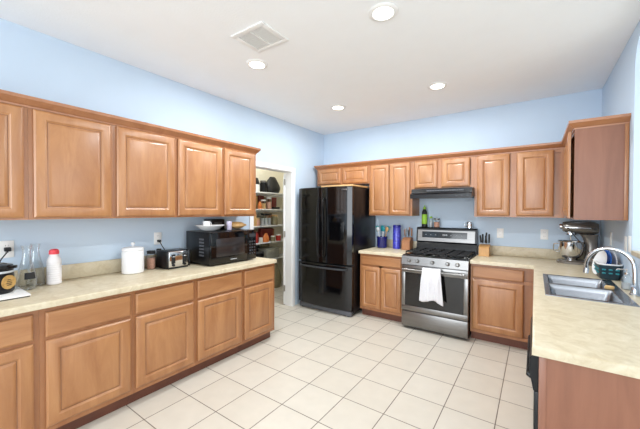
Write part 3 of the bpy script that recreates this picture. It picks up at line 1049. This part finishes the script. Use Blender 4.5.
# toaster: long side faces the camera side, silver face towards +x
t = thing('toaster', 'four-slice toaster with silver front and black sides on the left worktop', 'toaster', (0.18, -2.828, Z), PI / 2)
w, d, h = 0.232, 0.19, 0.165
MB().box(-w / 2 + 0.012, -d / 2, 0.012, w / 2 - 0.012, d / 2, h, 0.016, 4).build('shell', M['chrome'], t)
for sx in (-1, 1):
    MB().box(sx * (w / 2 - 0.009) - 0.009, -d / 2 - 0.003, 0.008, sx * (w / 2 - 0.009) + 0.009, d / 2 + 0.003, h + 0.003, 0.008, 3).build('end_cap', M['black_satin'], t)
MB().box(-w / 2 + 0.02, -d / 2 + 0.008, 0.0, w / 2 - 0.02, d / 2 - 0.008, 0.013).build('foot', M['black_matte'], t)
MB().box(-0.088, -0.07, h + 0.0005, 0.088, 0.07, h + 0.0035, 0.001).build('top_plate', M['black_satin'], t)
for sx in (-1, 1):
    c = sx * 0.055
    MB().box(c - 0.019, -d / 2 - 0.003, 0.05, c + 0.019, -d / 2 - 0.0005, 0.135, 0.001).build('lever_slot', M['black_matte'], t)
    MB().box(c - 0.014, -d / 2 - 0.024, 0.112, c + 0.014, -d / 2 - 0.0035, 0.122, 0.003).build('lever', M['chrome'], t)
    k = MB().lathe([(0.013, 0.0), (0.013, 0.008), (0.010, 0.012), (0.001, 0.0125)], seg=18)
    k.xform(Matrix.Translation((c, -d / 2 - 0.003, 0.036)) @ Matrix.Rotation(PI / 2, 4, 'X'))
    k.build('dial', M['black_satin'], t)
inv = Matrix.Rotation(-PI / 2, 4, 'Z')
o_ = Vector((0.18, -2.828, Z))
cpts = [inv @ (Vector(p) - o_) for p in ((0.034, -2.888, 1.162), (0.05, -2.885, 1.14), (0.06, -2.86, 1.09), (0.07, -2.80, 1.0), (0.075, -2.78, 0.95))]
pb = MB().tube(cpts, 0.004, 8)
pb.box(-0.0725, 0.131, 1.150 - Z, -0.0475, 0.169, 1.174 - Z, 0.005)
pb.build('cord', M['black_matte'], t)

# microwave, front towards +x
t = thing('microwave', 'black microwave oven at the pantry end of the left worktop', 'microwave', (0.258, -2.327, Z), PI / 2)
w, d, h = 0.585, 0.41, 0.334
MB().box(-w / 2, -d / 2 + 0.02, 0.012, w / 2, d / 2, h, 0.004).build('case', M['black_satin'], t)
for sx in (-1, 1):
    for sy in (-1, 1):
        MB().lathe([(0.014, 0.0), (0.014, 0.013)], sx * 0.25, sy * 0.12, 0, 12).build('foot', M['black_matte'], t)
dr = MB().box(-w / 2, -d / 2 - 0.012, 0.014, 0.168, -d / 2 + 0.0195, h - 0.002, 0.005).build('door', M['black_gloss'], t)
MB().box(-w / 2 + 0.06, -d / 2 - 0.0135, 0.085, 0.125, -d / 2 - 0.0115, h - 0.065, 0.003).build('window', M['window_glass'], dr)
MB().box(-0.06, -d / 2 - 0.0135, 0.044, 0.02, -d / 2 - 0.0122, 0.050).build('badge_strip', M['light_grey'], dr)
cp = MB().box(0.170, -d / 2 - 0.012, 0.014, w / 2, -d / 2 + 0.0195, h - 0.002, 0.005).build('control_panel', M['black_gloss'], t)
MB().box(0.192, -d / 2 - 0.0135, h - 0.075, 0.28, -d / 2 - 0.0122, h - 0.04).build('display', M['dark_grey'], cp)
for r in range(5):
    for c in range(3):
        MB().box(0.192 + 0.032 * c, -d / 2 - 0.0135, 0.07 + 0.032 * r, 0.214 + 0.032 * c, -d / 2 - 0.0122, 0.088 + 0.032 * r, 0.001).build('button', M['dark_grey'], cp)
sv = MB()
for r in range(6):
    for c in range(5):
        sv.box(-w / 2 - 0.0012, -0.10 + 0.016 * c, 0.09 + 0.032 * r, -w / 2 + 0.001, -0.09 + 0.016 * c, 0.108 + 0.032 * r)
sv.build('side_vent', M['grille'], t)

# on top of the microwave
MT = Z + 0.334 + 0.0008
t = tag(MB().lathe([(0.050, 0.0), (0.062, 0.003), (0.095, 0.018), (0.125, 0.045), (0.145, 0.058), (0.143, 0.062), (0.122, 0.049), (0.092, 0.022), (0.001, 0.0215)], seg=36).build('serving_bowl', M['white_ceramic']), 'shallow white bowl on the near end of the microwave', 'bowl')
t.location = (0.27, -2.485, MT)
t = thing('mug', 'white mug standing in the shallow bowl on the microwave', 'mug', (0.26, -2.52, MT + 0.0223))
MB().lathe([(0.030, 0.0), (0.036, 0.004), (0.038, 0.08), (0.0345, 0.08), (0.032, 0.01), (0.001, 0.008)], seg=26).build('cup', M['white_ceramic'], t)
MB().tube([(0, 0.036, 0.065), (0, 0.055, 0.06), (0, 0.058, 0.035), (0, 0.036, 0.02)], 0.005, 8).build('handle', M['white_ceramic'], t)
t = thing('black_box', 'small black appliance box on the microwave behind the bowl', 'box', (0.085, -2.30, MT))
MB().box(-0.07, -0.09, 0.0, 0.07, 0.09, 0.115, 0.010, 3).build('case', M['black_satin'], t)
MB().box(0.0705, -0.05, 0.03, 0.073, 0.05, 0.085, 0.001).build('face', M['dark_grey'], t)
t = tag(MB().box(-0.016, -0.032, 0.0, 0.016, 0.032, 0.095, 0.006, 3).build('snack_packet', M['purple']), 'small lilac and white packet on the microwave next to the black box', 'packet')
t.location = (0.30, -2.265, MT)
t.rotation_euler = (0, 0, 0.4)
# loaf in a bag
lo_ = MB()
rs = []
for k in range(13):
    u = k / 12
    y = -0.13 + 0.26 * u
    a = min(1, 0.25 + 2.6 * min(u, 1 - u)) if u < 0.85 else 0.34
    rs.append([Vector((0.065 * a * math.cos(2 * PI * j / 16), y, 0.040 + 0.040 * a * math.sin(2 * PI * j / 16) * (1.0 if math.sin(2 * PI * j / 16) > 0 else (0.98 / max(a, 0.01) if a > 0.9 else 0.9)) + 0.003 * math.sin(9 * u + j))) for j in range(16)])
lo_.rings(rs)
zmin = min(v_.co.z for v_ in lo_.bm.verts)
lo_.xform(Matrix.Translation((0, 0, -zmin)))
t = thing('bread_loaf', 'loaf of bread in a tan bag lying on the far end of the microwave', 'bread', (0.22, -2.10, MT))
lo_.build('bag', M['bread'], t)
MB().box(-0.012, 0.085, 0.035, 0.012, 0.09, 0.06).build('bag_tie', M['white_plastic'], t)

# ================================================================== BACK WORKTOP, LEFT OF THE RANGE
t = tag(MB().lathe([(0.060, 0.0), (0.072, 0.005), (0.076, 0.03), (0.076, 0.145), (0.080, 0.16), (0.078, 0.168), (0.071, 0.165), (0.069, 0.03), (0.001, 0.012)], seg=30).build('utensil_crock', M['cobalt_deep']), 'dark blue crock full of utensils beside the refrigerator', 'crock')
CK = Vector((1.165, -0.16, Z))
t.location = CK
ut = [(-0.045, 0.01, -0.55, 0.10, 'light_grey', 'light grey spatula leaning left in the blue crock', 'flat'),
      (-0.02, -0.035, -0.28, -0.35, 'light_grey', 'light grey ladle near the front of the blue crock', 'spoon'),
      (0.0, 0.03, -0.08, 0.15, 'teal', 'teal spatula standing in the middle of the blue crock', 'flat'),
      (0.03, -0.02, 0.18, -0.2, 'teal', 'teal spoon right of centre in the blue crock', 'spoon'),
      (0.045, 0.015, 0.40, 0.05, 'light_wood', 'wooden spoon leaning right in the blue crock', 'spoon'),
      (0.02, 0.04, 0.55, 0.25, 'teal', 'teal slim turner leaning furthest right in the blue crock', 'flat'),
      (-0.035, -0.015, -0.40, -0.1, 'teal', 'teal spatula behind the grey ladle in the blue crock', 'flat')]
for (x, y, lx, ly, mt, lab, kind) in ut:
    t = thing('kitchen_spatula' if kind == 'flat' else 'kitchen_spoon', lab, 'utensil', CK + Vector((x * 0.5, y * 0.5, 0.03)), 0, 'utensils in the blue crock')
    dv = Vector((lx * 0.45, ly * 0.45, 1)).normalized()
    p0 = Vector((0, 0, 0))
    p1 = dv * 0.22
    MB().tube([p0, p1], 0.006, 8).build('handle', M['light_wood'] if mt == 'light_wood' else M['light_grey'], t)
    hd = MB()
    if kind == 'flat':
        hd.box(-0.026, -0.004, 0.0, 0.026, 0.004, 0.085, 0.003)
    else:
        hd.sphere((0, 0, 0.035), 0.027, 0.010, 0.038, 16)
    q = Vector((0, 0, 1)).rotation_difference(dv).to_matrix().to_4x4()
    hd.xform(Matrix.Translation(p1 - dv * 0.004) @ q)
    hd.build('head', M[mt], t)

t = thing('tall_canister', 'tall blue patterned canister between the utensil crock and knife block', 'canister', (1.385, -0.14, Z))
MB().lathe([(0.050, 0.0), (0.056, 0.005), (0.056, 0.30), (0.053, 0.31)], seg=28).build('body', M['cobalt_spot'], t)
MB().lathe([(0.057, 0.3105), (0.058, 0.315), (0.058, 0.338), (0.05, 0.346), (0.001, 0.348)], seg=28).build('lid', M['cobalt'], t)
t = jar('salt_shaker', 'small white shaker between blue canister and knife block', (1.462, -0.10, Z), 0.020, 0.14, M['white_plastic'], M['light_grey'], None, 'shaker')


def knife_block(loc, label, wood_, hw, hgt, glabel, labels, handle_mats):
    """A leaning block, its slots at the top; each knife is a thing of its own."""
    t = thing('knife_block', label, 'knife block', loc)
    tilt = 0.045
    poly = [(-0.075, 0.0), (0.06, 0.0), (0.075, hgt), (-0.012, hgt * 1.0), (-0.075, hgt * 0.72)]
    MB().prism(poly, 'x', -hw, hw).build('block', wood_, t)
    MB().box(-hw - 0.004, -0.078, -0.0, hw + 0.004, 0.064, 0.008, 0.002).build('base', wood_, t)
    n = len(labels)
    for k, lab in enumerate(labels):
        x = -hw + hw * 2 * (k + 0.5) / n
        y = 0.045 if k % 2 == 0 else -0.002
        kz = hgt + 0.0008
        if y < -0.012:
            kz -= 0.02
        kn = thing('knife', lab, 'knife', Vector(loc) + Vector((x, y, kz)), 0, glabel)
        hl = 0.092 + 0.018 * ((k * 7) % 3)
        a = Matrix.Rotation(math.radians(6 * ((k % 3) - 1)), 4, 'Y')
        b1 = MB().box(-0.002, -0.008, 0.0, 0.002, 0.008, 0.02)
        b1.xform(a).build('blade', M['steel'], kn)
        h1 = MB().box(-0.0085, -0.012, 0.0195, 0.0085, 0.012, 0.02 + hl, 0.004, 3)
        h1.xform(a).build('handle', M[handle_mats[k % len(handle_mats)]], kn)
    return t


knife_block((1.545, -0.15, Z), 'brown wooden knife block left of the range', M['brown_wood'], 0.058, 0.17, 'knives in the left block',
            ['%s knife in the block left of the range' % s for s in ('leftmost', 'second from left', 'middle', 'second from right', 'rightmost')], ['brown_wood', 'steel', 'brown_wood', 'dark_grey', 'brown_wood'])
knife_block((2.522, -0.16, Z), 'light wooden knife block right of the range', M['light_wood'], 0.055, 0.135, 'knives in the right block',
            ['%s black-handled knife in the block right of the range' % s for s in ('leftmost', 'second from left', 'middle', 'second from right', 'rightmost')], ['black_matte'])

# on the backguard of the range
BT = 1.2385
t = thing('squeeze_bottle', 'tall dark bottle with lime green sleeve on the range backguard', 'bottle', (1.757, -0.062, BT))
MB().lathe([(0.028, 0.0), (0.035, 0.005), (0.035, 0.19), (0.033, 0.215), (0.020, 0.245), (0.016, 0.25)], seg=24).build('body', M['black_matte'], t)
MB().lathe([(0.0358, 0.045), (0.037, 0.048), (0.037, 0.178), (0.0358, 0.18)], seg=24).build('sleeve', M['lime'], t)
MB().lathe([(0.019, 0.2505), (0.019, 0.275), (0.008, 0.285), (0.006, 0.305), (0.001, 0.306)], seg=20).build('cap', M['lime'], t)
jar('oil_bottle', 'small clear bottle next to the lime green bottle', (1.846, -0.062, BT), 0.020, 0.15, M['glass'], M['lime'], M['light_grey'], 'bottle')
jar('salt_jar', 'wide glass jar with metal lid on the range backguard', (1.925, -0.062, BT), 0.040, 0.125, M['glass'], M['steel'], M['pink_salt'])
t = thing('creamer', 'small metal pitcher at the right end of the range backguard', 'pitcher', (2.335, -0.062, BT))
MB().lathe([(0.030, 0.0), (0.036, 0.006), (0.036, 0.05), (0.030, 0.07), (0.034, 0.085), (0.031, 0.085), (0.026, 0.07), (0.001, 0.06)], seg=24).build('body', M['chrome'], t)
MB().tube([(-0.034, 0, 0.07), (-0.06, 0, 0.068), (-0.062, 0, 0.03), (-0.035, 0, 0.02)], 0.005, 8).build('handle', M['chrome'], t)

# ================================================================== STAND MIXER
t = thing('stand_mixer', 'dark pewter stand mixer with steel bowl in the back right corner', 'mixer', (3.40, -0.215, Z))
# its nose points to -x
bs = MB()
rs = []
for e, z in ((0.0, 0.0), (0.0, 0.02), (-0.012, 0.034), (-0.03, 0.038)):
    rs.append([Vector((x, y, z)) for x, y in rrect(0.0, 0, 0.35 + 2 * e, 0.20 + 2 * e, 0.085 + e, 8)])
bs.rings(rs).build('base', M['pewter'], t)
cl = MB()
rs = []
for (cx, w_, d_, z) in ((0.11, 0.12, 0.13, 0.036), (0.112, 0.105, 0.11, 0.10), (0.112, 0.10, 0.095, 0.20), (0.10, 0.12, 0.10, 0.27), (0.09, 0.15, 0.11, 0.31)):
    rs.append([Vector((x, y, z)) for x, y in rrect(cx, 0, w_, d_, 0.04, 6)])
cl.rings(rs).build('pedestal', M['pewter'], t)
hd = MB()
rs = []
for (x, ry, rz, zc) in ((0.170, 0.012, 0.015, 0.375), (0.165, 0.045, 0.050, 0.375), (0.13, 0.062, 0.066, 0.378), (0.03, 0.066, 0.070, 0.380), (-0.05, 0.064, 0.066, 0.382), (-0.10, 0.055, 0.058, 0.384), (-0.125, 0.045, 0.048, 0.386), (-0.132, 0.03, 0.03, 0.388)):
    rs.append([Vector((x, ry * math.cos(2 * PI * j / 24), zc + rz * math.sin(2 * PI * j / 24))) for j in range(24)])
hd.rings(rs)
ho = hd.build('head', M['pewter'], t)
hb = MB().lathe([(0.026, 0.0), (0.026, 0.02), (0.022, 0.024), (0.001, 0.025)], seg=20)
hb.xform(Matrix.Translation((-0.130, 0, 0.388)) @ Matrix.Rotation(-PI / 2, 4, 'Y'))
hb.build('hub', M['chrome'], ho)
hb2 = MB().lathe([(0.042, 0.300), (0.046, 0.305), (0.046, 0.335), (0.040, 0.345)], -0.055, 0, 0, 24)
hb2.build('planetary_ring', M['chrome'], ho)
MB().box(-0.11, -0.0665, 0.374, 0.10, -0.062, 0.384, 0.001).build('trim_band', M['chrome'], ho)
lv = MB().lathe([(0.012, 0.0), (0.012, 0.02), (0.001, 0.021)], seg=14)
lv.xform(Matrix.Translation((0.13, -0.058, 0.37)) @ Matrix.Rotation(PI / 2, 4, 'X'))
lv.build('speed_knob', M['black_matte'], ho)
MB().tube([(-0.055, 0, 0.31), (-0.055, 0, 0.15)], 0.007, 8).tube([(-0.055, 0, 0.2), (-0.095, 0, 0.17), (-0.10, 0, 0.12), (-0.055, 0, 0.07), (-0.01, 0, 0.12), (-0.015, 0, 0.17), (-0.055, 0, 0.2)], 0.006, 8).build('beater', M['chrome'], t)
bo = MB().lathe([(0.055, 0.039), (0.058, 0.055), (0.075, 0.062), (0.100, 0.10), (0.110, 0.15), (0.112, 0.225), (0.117, 0.230), (0.114, 0.233), (0.109, 0.225), (0.105, 0.15), (0.07, 0.068), (0.001, 0.064)], -0.055, 0, 0, 36).build('bowl', M['chrome'], t)
MB().tube([(-0.165, -0.02, 0.205), (-0.20, -0.025, 0.20), (-0.205, -0.025, 0.13), (-0.16, -0.02, 0.11)], 0.006, 8).build('handle', M['chrome'], bo)
o_ = Vector((3.40, -0.215, Z))
MB().tube([Vector(p) - o_ for p in ((3.31, -0.295, 1.30), (3.36, -0.33, 1.22), (3.43, -0.36, 1.12), (3.48, -0.38, 1.05), (3.52, -0.38, 0.98), (3.54, -0.34, 0.925))], 0.004, 8).build('cord', M['black_matte'], t)

# ================================================================== DISH RACK
RK = Vector((3.528, -0.955, Z))
t = thing('dish_basket', 'dark teal dish basket with white rim behind the sink', 'dish rack', RK)
n = 6
outer = [[Vector((x, y, z)) for x, y in rrect(0, 0, w_, l_, 0.04, n)] for w_, l_, z in ((0.115, 0.26, 0.0), (0.13, 0.28, 0.03), (0.14, 0.30, 0.12))]
inner = [[Vector((x, y, z)) for x, y in rrect(0, 0, w_, l_, 0.038, n)] for w_, l_, z in ((0.134, 0.294, 0.12), (0.124, 0.274, 0.032), (0.105, 0.25, 0.006))]
MB().rings(outer + inner).build('tub', M['basket'], t)
MB().tube([Vector((x, y, 0.124)) for x, y in rrect(0, 0, 0.146, 0.306, 0.045, n)], 0.006, 8, closed=True).build('rim', M['white_plastic'], t)
for k in range(6):
    y = -0.115 + 0.046 * k
    for zz in (0.05, 0.078):
        MB().box(-0.0745, y - 0.012, zz, -0.066, y + 0.012, zz + 0.010, 0.002).build('slot', M['teal'], t)
for k in range(3):
    x = -0.04 + 0.04 * k
    for zz in (0.05, 0.078):
        MB().box(x - 0.011, -0.1545, zz, x + 0.011, -0.142, zz + 0.010, 0.002).build('slot', M['teal'], t)


def plate(loc, r, mat, label, tilt, yaw):
    p = MB().lathe([(0.3 * r, 0.0), (0.6 * r, 0.001), (0.68 * r, 0.006), (r, 0.016), (r, 0.019), (0.66 * r, 0.010), (0.58 * r, 0.005), (0.001, 0.004)], seg=36)
    p.xform(Matrix.Rotation(yaw, 4, 'Z') @ Matrix.Rotation(tilt, 4, 'Y'))
    o = tag(p.build('plate', M[mat]), label, 'plate', 'dishes drying in the basket')
    o.location = loc
    return o


plate(RK + Vector((-0.030, 0.03, 0.112)), 0.105, 'white_ceramic', 'white plate leaning in the dish basket, nearest the sink', math.radians(-75), 0.25)
plate(RK + Vector((0.0, 0.0, 0.117)), 0.110, 'blue_plate', 'blue plate standing in the middle of the dish basket', math.radians(-80), 0.2)
plate(RK + Vector((0.035, -0.02, 0.112)), 0.105, 'white_ceramic', 'white plate standing in the dish basket, nearest the wall', math.radians(-85), 0.2)

# ================================================================== PANTRY
SZ = [1.793, 1.490, 1.190, 0.887, 0.572]
sh_names = ['topmost', 'second', 'third', 'fourth', 'fifth']
fs = None
for k, z in enumerate(SZ):
    lab = '%s white pantry shelf board from the top' % sh_names[k]
    if fs is None:
        fs = thing('pantry_shelf', lab, 'shelf', (-1.249, -0.77, z - 0.02), 0, 'white pantry shelves')
        MB().box(0.0, -1.17, 0.0, 0.299, 1.16, 0.02, 0.002).build('board', M['trim'], fs)
        MB().box(0.0005, -1.17, -0.04, 0.018, 1.16, -0.0005).build('cleat', M['trim'], fs)
    else:
        dup(fs, (-1.249, -0.77, z - 0.02), None, lab)


def pbox(name, label, cat, y, z, w_, h_, d_, mat, x=-1.0, b=0.004, group='groceries on the pantry shelves'):
    o = tag(MB().box(-d_ / 2, -w_ / 2, 0, d_ / 2, w_ / 2, h_, b, 2).build(name, M[mat]), label, cat, group)
    o.location = (x - 0.02, y, z + 0.0006)
    return o


def pjar(name, label, cat, y, z, r, h_, glass, lid, fill, x=-1.02):
    return jar(name, label, (x, y, z + 0.0006), r, h_, M[glass], M[lid], M[fill] if fill else None, cat, 'groceries on the pantry shelves')


def pbag(name, label, cat, y, z, w_, h_, d_, mat, x=-1.04):
    mb = MB()
    rs = []
    for k in range(9):
        u = k / 8
        s_ = 0.75 + 0.45 * math.sin(PI * min(1, 0.15 + u * 0.8)) - 0.35 * u * u
        rs.append([Vector((d_ / 2 * s_ * max(0.25, 1 - 0.75 * u ** 3) * math.cos(2 * PI * j / 18), w_ / 2 * s_ * math.sin(2 * PI * j / 18) * (1 + 0.06 * math.sin(j * 2.1 + 5 * u)), h_ * u + 0.012 * math.sin(j * 1.7) * (u if u < 1 else 1.2))) for j in range(18)])
    mb.rings(rs)
    o = tag(mb.build(name, M[mat], angle=60), label, cat, 'groceries on the pantry shelves')
    o.location = (x, y, z + 0.0006)
    return o


z = SZ[0]
pjar('storage_jar', 'white lidded tub at the left of the topmost pantry shelf', 'jar', -0.62, z, 0.055, 0.13, 'white_plastic', 'white_plastic', None)
pbox('tea_box', 'white box behind the tub on the topmost pantry shelf', 'box', -0.70, z, 0.10, 0.22, 0.10, 'white_plastic', x=-1.12)
pjar('coffee_pot', 'black coffee pot with silver lid on the topmost pantry shelf', 'pot', -0.46, z, 0.062, 0.21, 'black_satin', 'steel', None)
pbag('cooler_bag', 'large black bag at the right of the topmost pantry shelf', 'bag', -0.20, z, 0.31, 0.29, 0.17, 'black_matte')
pbag('tote_bag', 'black bag pushed behind the coffee pot on the topmost pantry shelf', 'bag', -0.47, z, 0.17, 0.26, 0.06, 'black_matte', x=-1.19)
z = SZ[1]
pbag('chip_bag', 'red snack bag at the left of the second pantry shelf', 'bag', -0.66, z, 0.13, 0.24, 0.08, 'red', x=-1.10)
pbag('pasta_bag', 'orange packet beside the red bag on the second pantry shelf', 'bag', -0.575, z, 0.08, 0.12, 0.05, 'orange', x=-0.985)
pjar('glass_jar', 'glass jar of tan flour with white lid on the second pantry shelf', 'jar', -0.455, z, 0.052, 0.17, 'glass', 'white_plastic', 'tan')
pjar('glass_jar', 'tall glass jar of pink grain on the second pantry shelf', 'jar', -0.32, z, 0.055, 0.22, 'glass', 'light_grey', 'pink_salt')
pbox('red_box', 'dark red box at the right of the second pantry shelf', 'box', -0.16, z, 0.15, 0.22, 0.08, 'dark_red', x=-1.06)
pbox('black_tray', 'flat black tray in front of the dark red box in the pantry', 'tray', -0.165, z, 0.17, 0.04, 0.06, 'black_satin', x=-0.972)
z = SZ[2]
pbox('cereal_box', 'tan carton at the left of the third pantry shelf', 'box', -0.74, z, 0.15, 0.20, 0.10, 'tan')
pjar('peach_jar', 'small pinkish jar beside the tan carton in the pantry', 'jar', -0.61, z, 0.05, 0.13, 'pink_salt', 'tan', None)
for k, lab in enumerate(('leftmost', 'middle', 'rightmost')):
    pjar('water_bottle', '%s of three clear bottles with dark caps on the third pantry shelf' % lab, 'bottle', -0.48 + 0.088 * k, z, 0.034, 0.22, 'glass', 'black_matte', 'light_grey')
pjar('olive_tin', 'olive coloured tin at the right of the third pantry shelf', 'tin', -0.165, z, 0.06, 0.19, 'olive', 'tan', None)
pbox('brown_carton', 'low brown carton behind the bottles on the third pantry shelf', 'box', -0.38, z, 0.26, 0.16, 0.08, 'olive', x=-1.16)
z = SZ[3]
pjar('sauce_jar', 'dark red sauce jar at the left of the fourth pantry shelf', 'jar', -0.66, z, 0.06, 0.20, 'red', 'dark_red', None)
pbag('orange_bag', 'orange and white packet on the fourth pantry shelf', 'bag', -0.42, z, 0.13, 0.15, 0.08, 'orange', x=-0.99)
pbox('soup_box', 'dark red carton at the back of the fourth pantry shelf', 'box', -0.28, z, 0.30, 0.24, 0.09, 'dark_red', x=-1.12)
pjar('red_can', 'small red can in front on the fourth pantry shelf', 'can', -0.24, z, 0.045, 0.10, 'olive', 'white_plastic', None, x=-0.99)
pjar('white_can', 'white and red can at the right end of the fourth pantry shelf', 'can', -0.09, z, 0.048, 0.12, 'red', 'white_plastic', None, x=-0.99)
pjar('white_tub', 'small white tub at the near left of the fourth pantry shelf', 'tub', -0.555, z, 0.036, 0.09, 'white_plastic', 'white_plastic', None, x=-0.985)
z = SZ[4]
t = thing('storage_bin', 'grey plastic storage bin on the fifth pantry shelf', 'bin', (-1.07, -0.26, z + 0.0006), 0, 'groceries on the pantry shelves')
MB().box(-0.11, -0.17, 0.0, 0.11, 0.17, 0.17, 0.015, 3).build('box', M['bin'], t)
MB().box(-0.118, -0.178, 0.1705, 0.118, 0.178, 0.19, 0.006).build('lid', M['bin'], t)
pjar('dark_pot', 'dark round pot at the left of the fifth pantry shelf', 'pot', -0.56, z, 0.09, 0.15, 'black_satin', 'dark_grey', None)
pbag('rice_sack', 'brownish sack on the pantry floor under the shelves', 'bag', -0.12, 0.0, 0.22, 0.44, 0.20, 'olive')
pbox('shoe_box', 'dark box on the pantry floor left of the sack', 'box', -0.38, 0.0, 0.22, 0.40, 0.20, 'dark_grey', x=-1.1)
# back rows, half hidden by the ones in front
for nm, lab, cat, y, zi, w_, h_, mt in (
        ('rice_box', 'tan box at the back left of the second pantry shelf', 'box', -0.52, 1, 0.14, 0.24, 'tan'),
        ('cracker_box', 'dark red box at the back middle of the second pantry shelf', 'box', -0.36, 1, 0.14, 0.25, 'dark_red'),
        ('noodle_box', 'olive box at the back right of the second pantry shelf', 'box', -0.21, 1, 0.12, 0.23, 'olive'),
        ('sugar_box', 'white box at the back left of the third pantry shelf', 'box', -0.60, 2, 0.12, 0.21, 'light_grey'),
        ('biscuit_box', 'brown box at the back right of the third pantry shelf', 'box', -0.15, 2, 0.14, 0.22, 'brown_wood'),
        ('tea_carton', 'grey carton at the back left of the fourth pantry shelf', 'box', -0.52, 3, 0.12, 0.23, 'olive'),
        ('oat_box', 'brown carton at the back right of the fourth pantry shelf', 'box', -0.06, 3, 0.10, 0.22, 'brown_wood'),
        ('drink_carton', 'dark carton at the back left of the fifth pantry shelf', 'box', -0.44, 4, 0.12, 0.24, 'dark_grey'),
        ('snack_carton', 'olive carton behind the grey bin on the fifth pantry shelf', 'box', -0.22, 4, 0.20, 0.26, 'olive')):
    pbox(nm, lab, cat, y, SZ[zi], w_, h_, 0.05, mt, x=-1.175 if zi != 4 else -1.195)
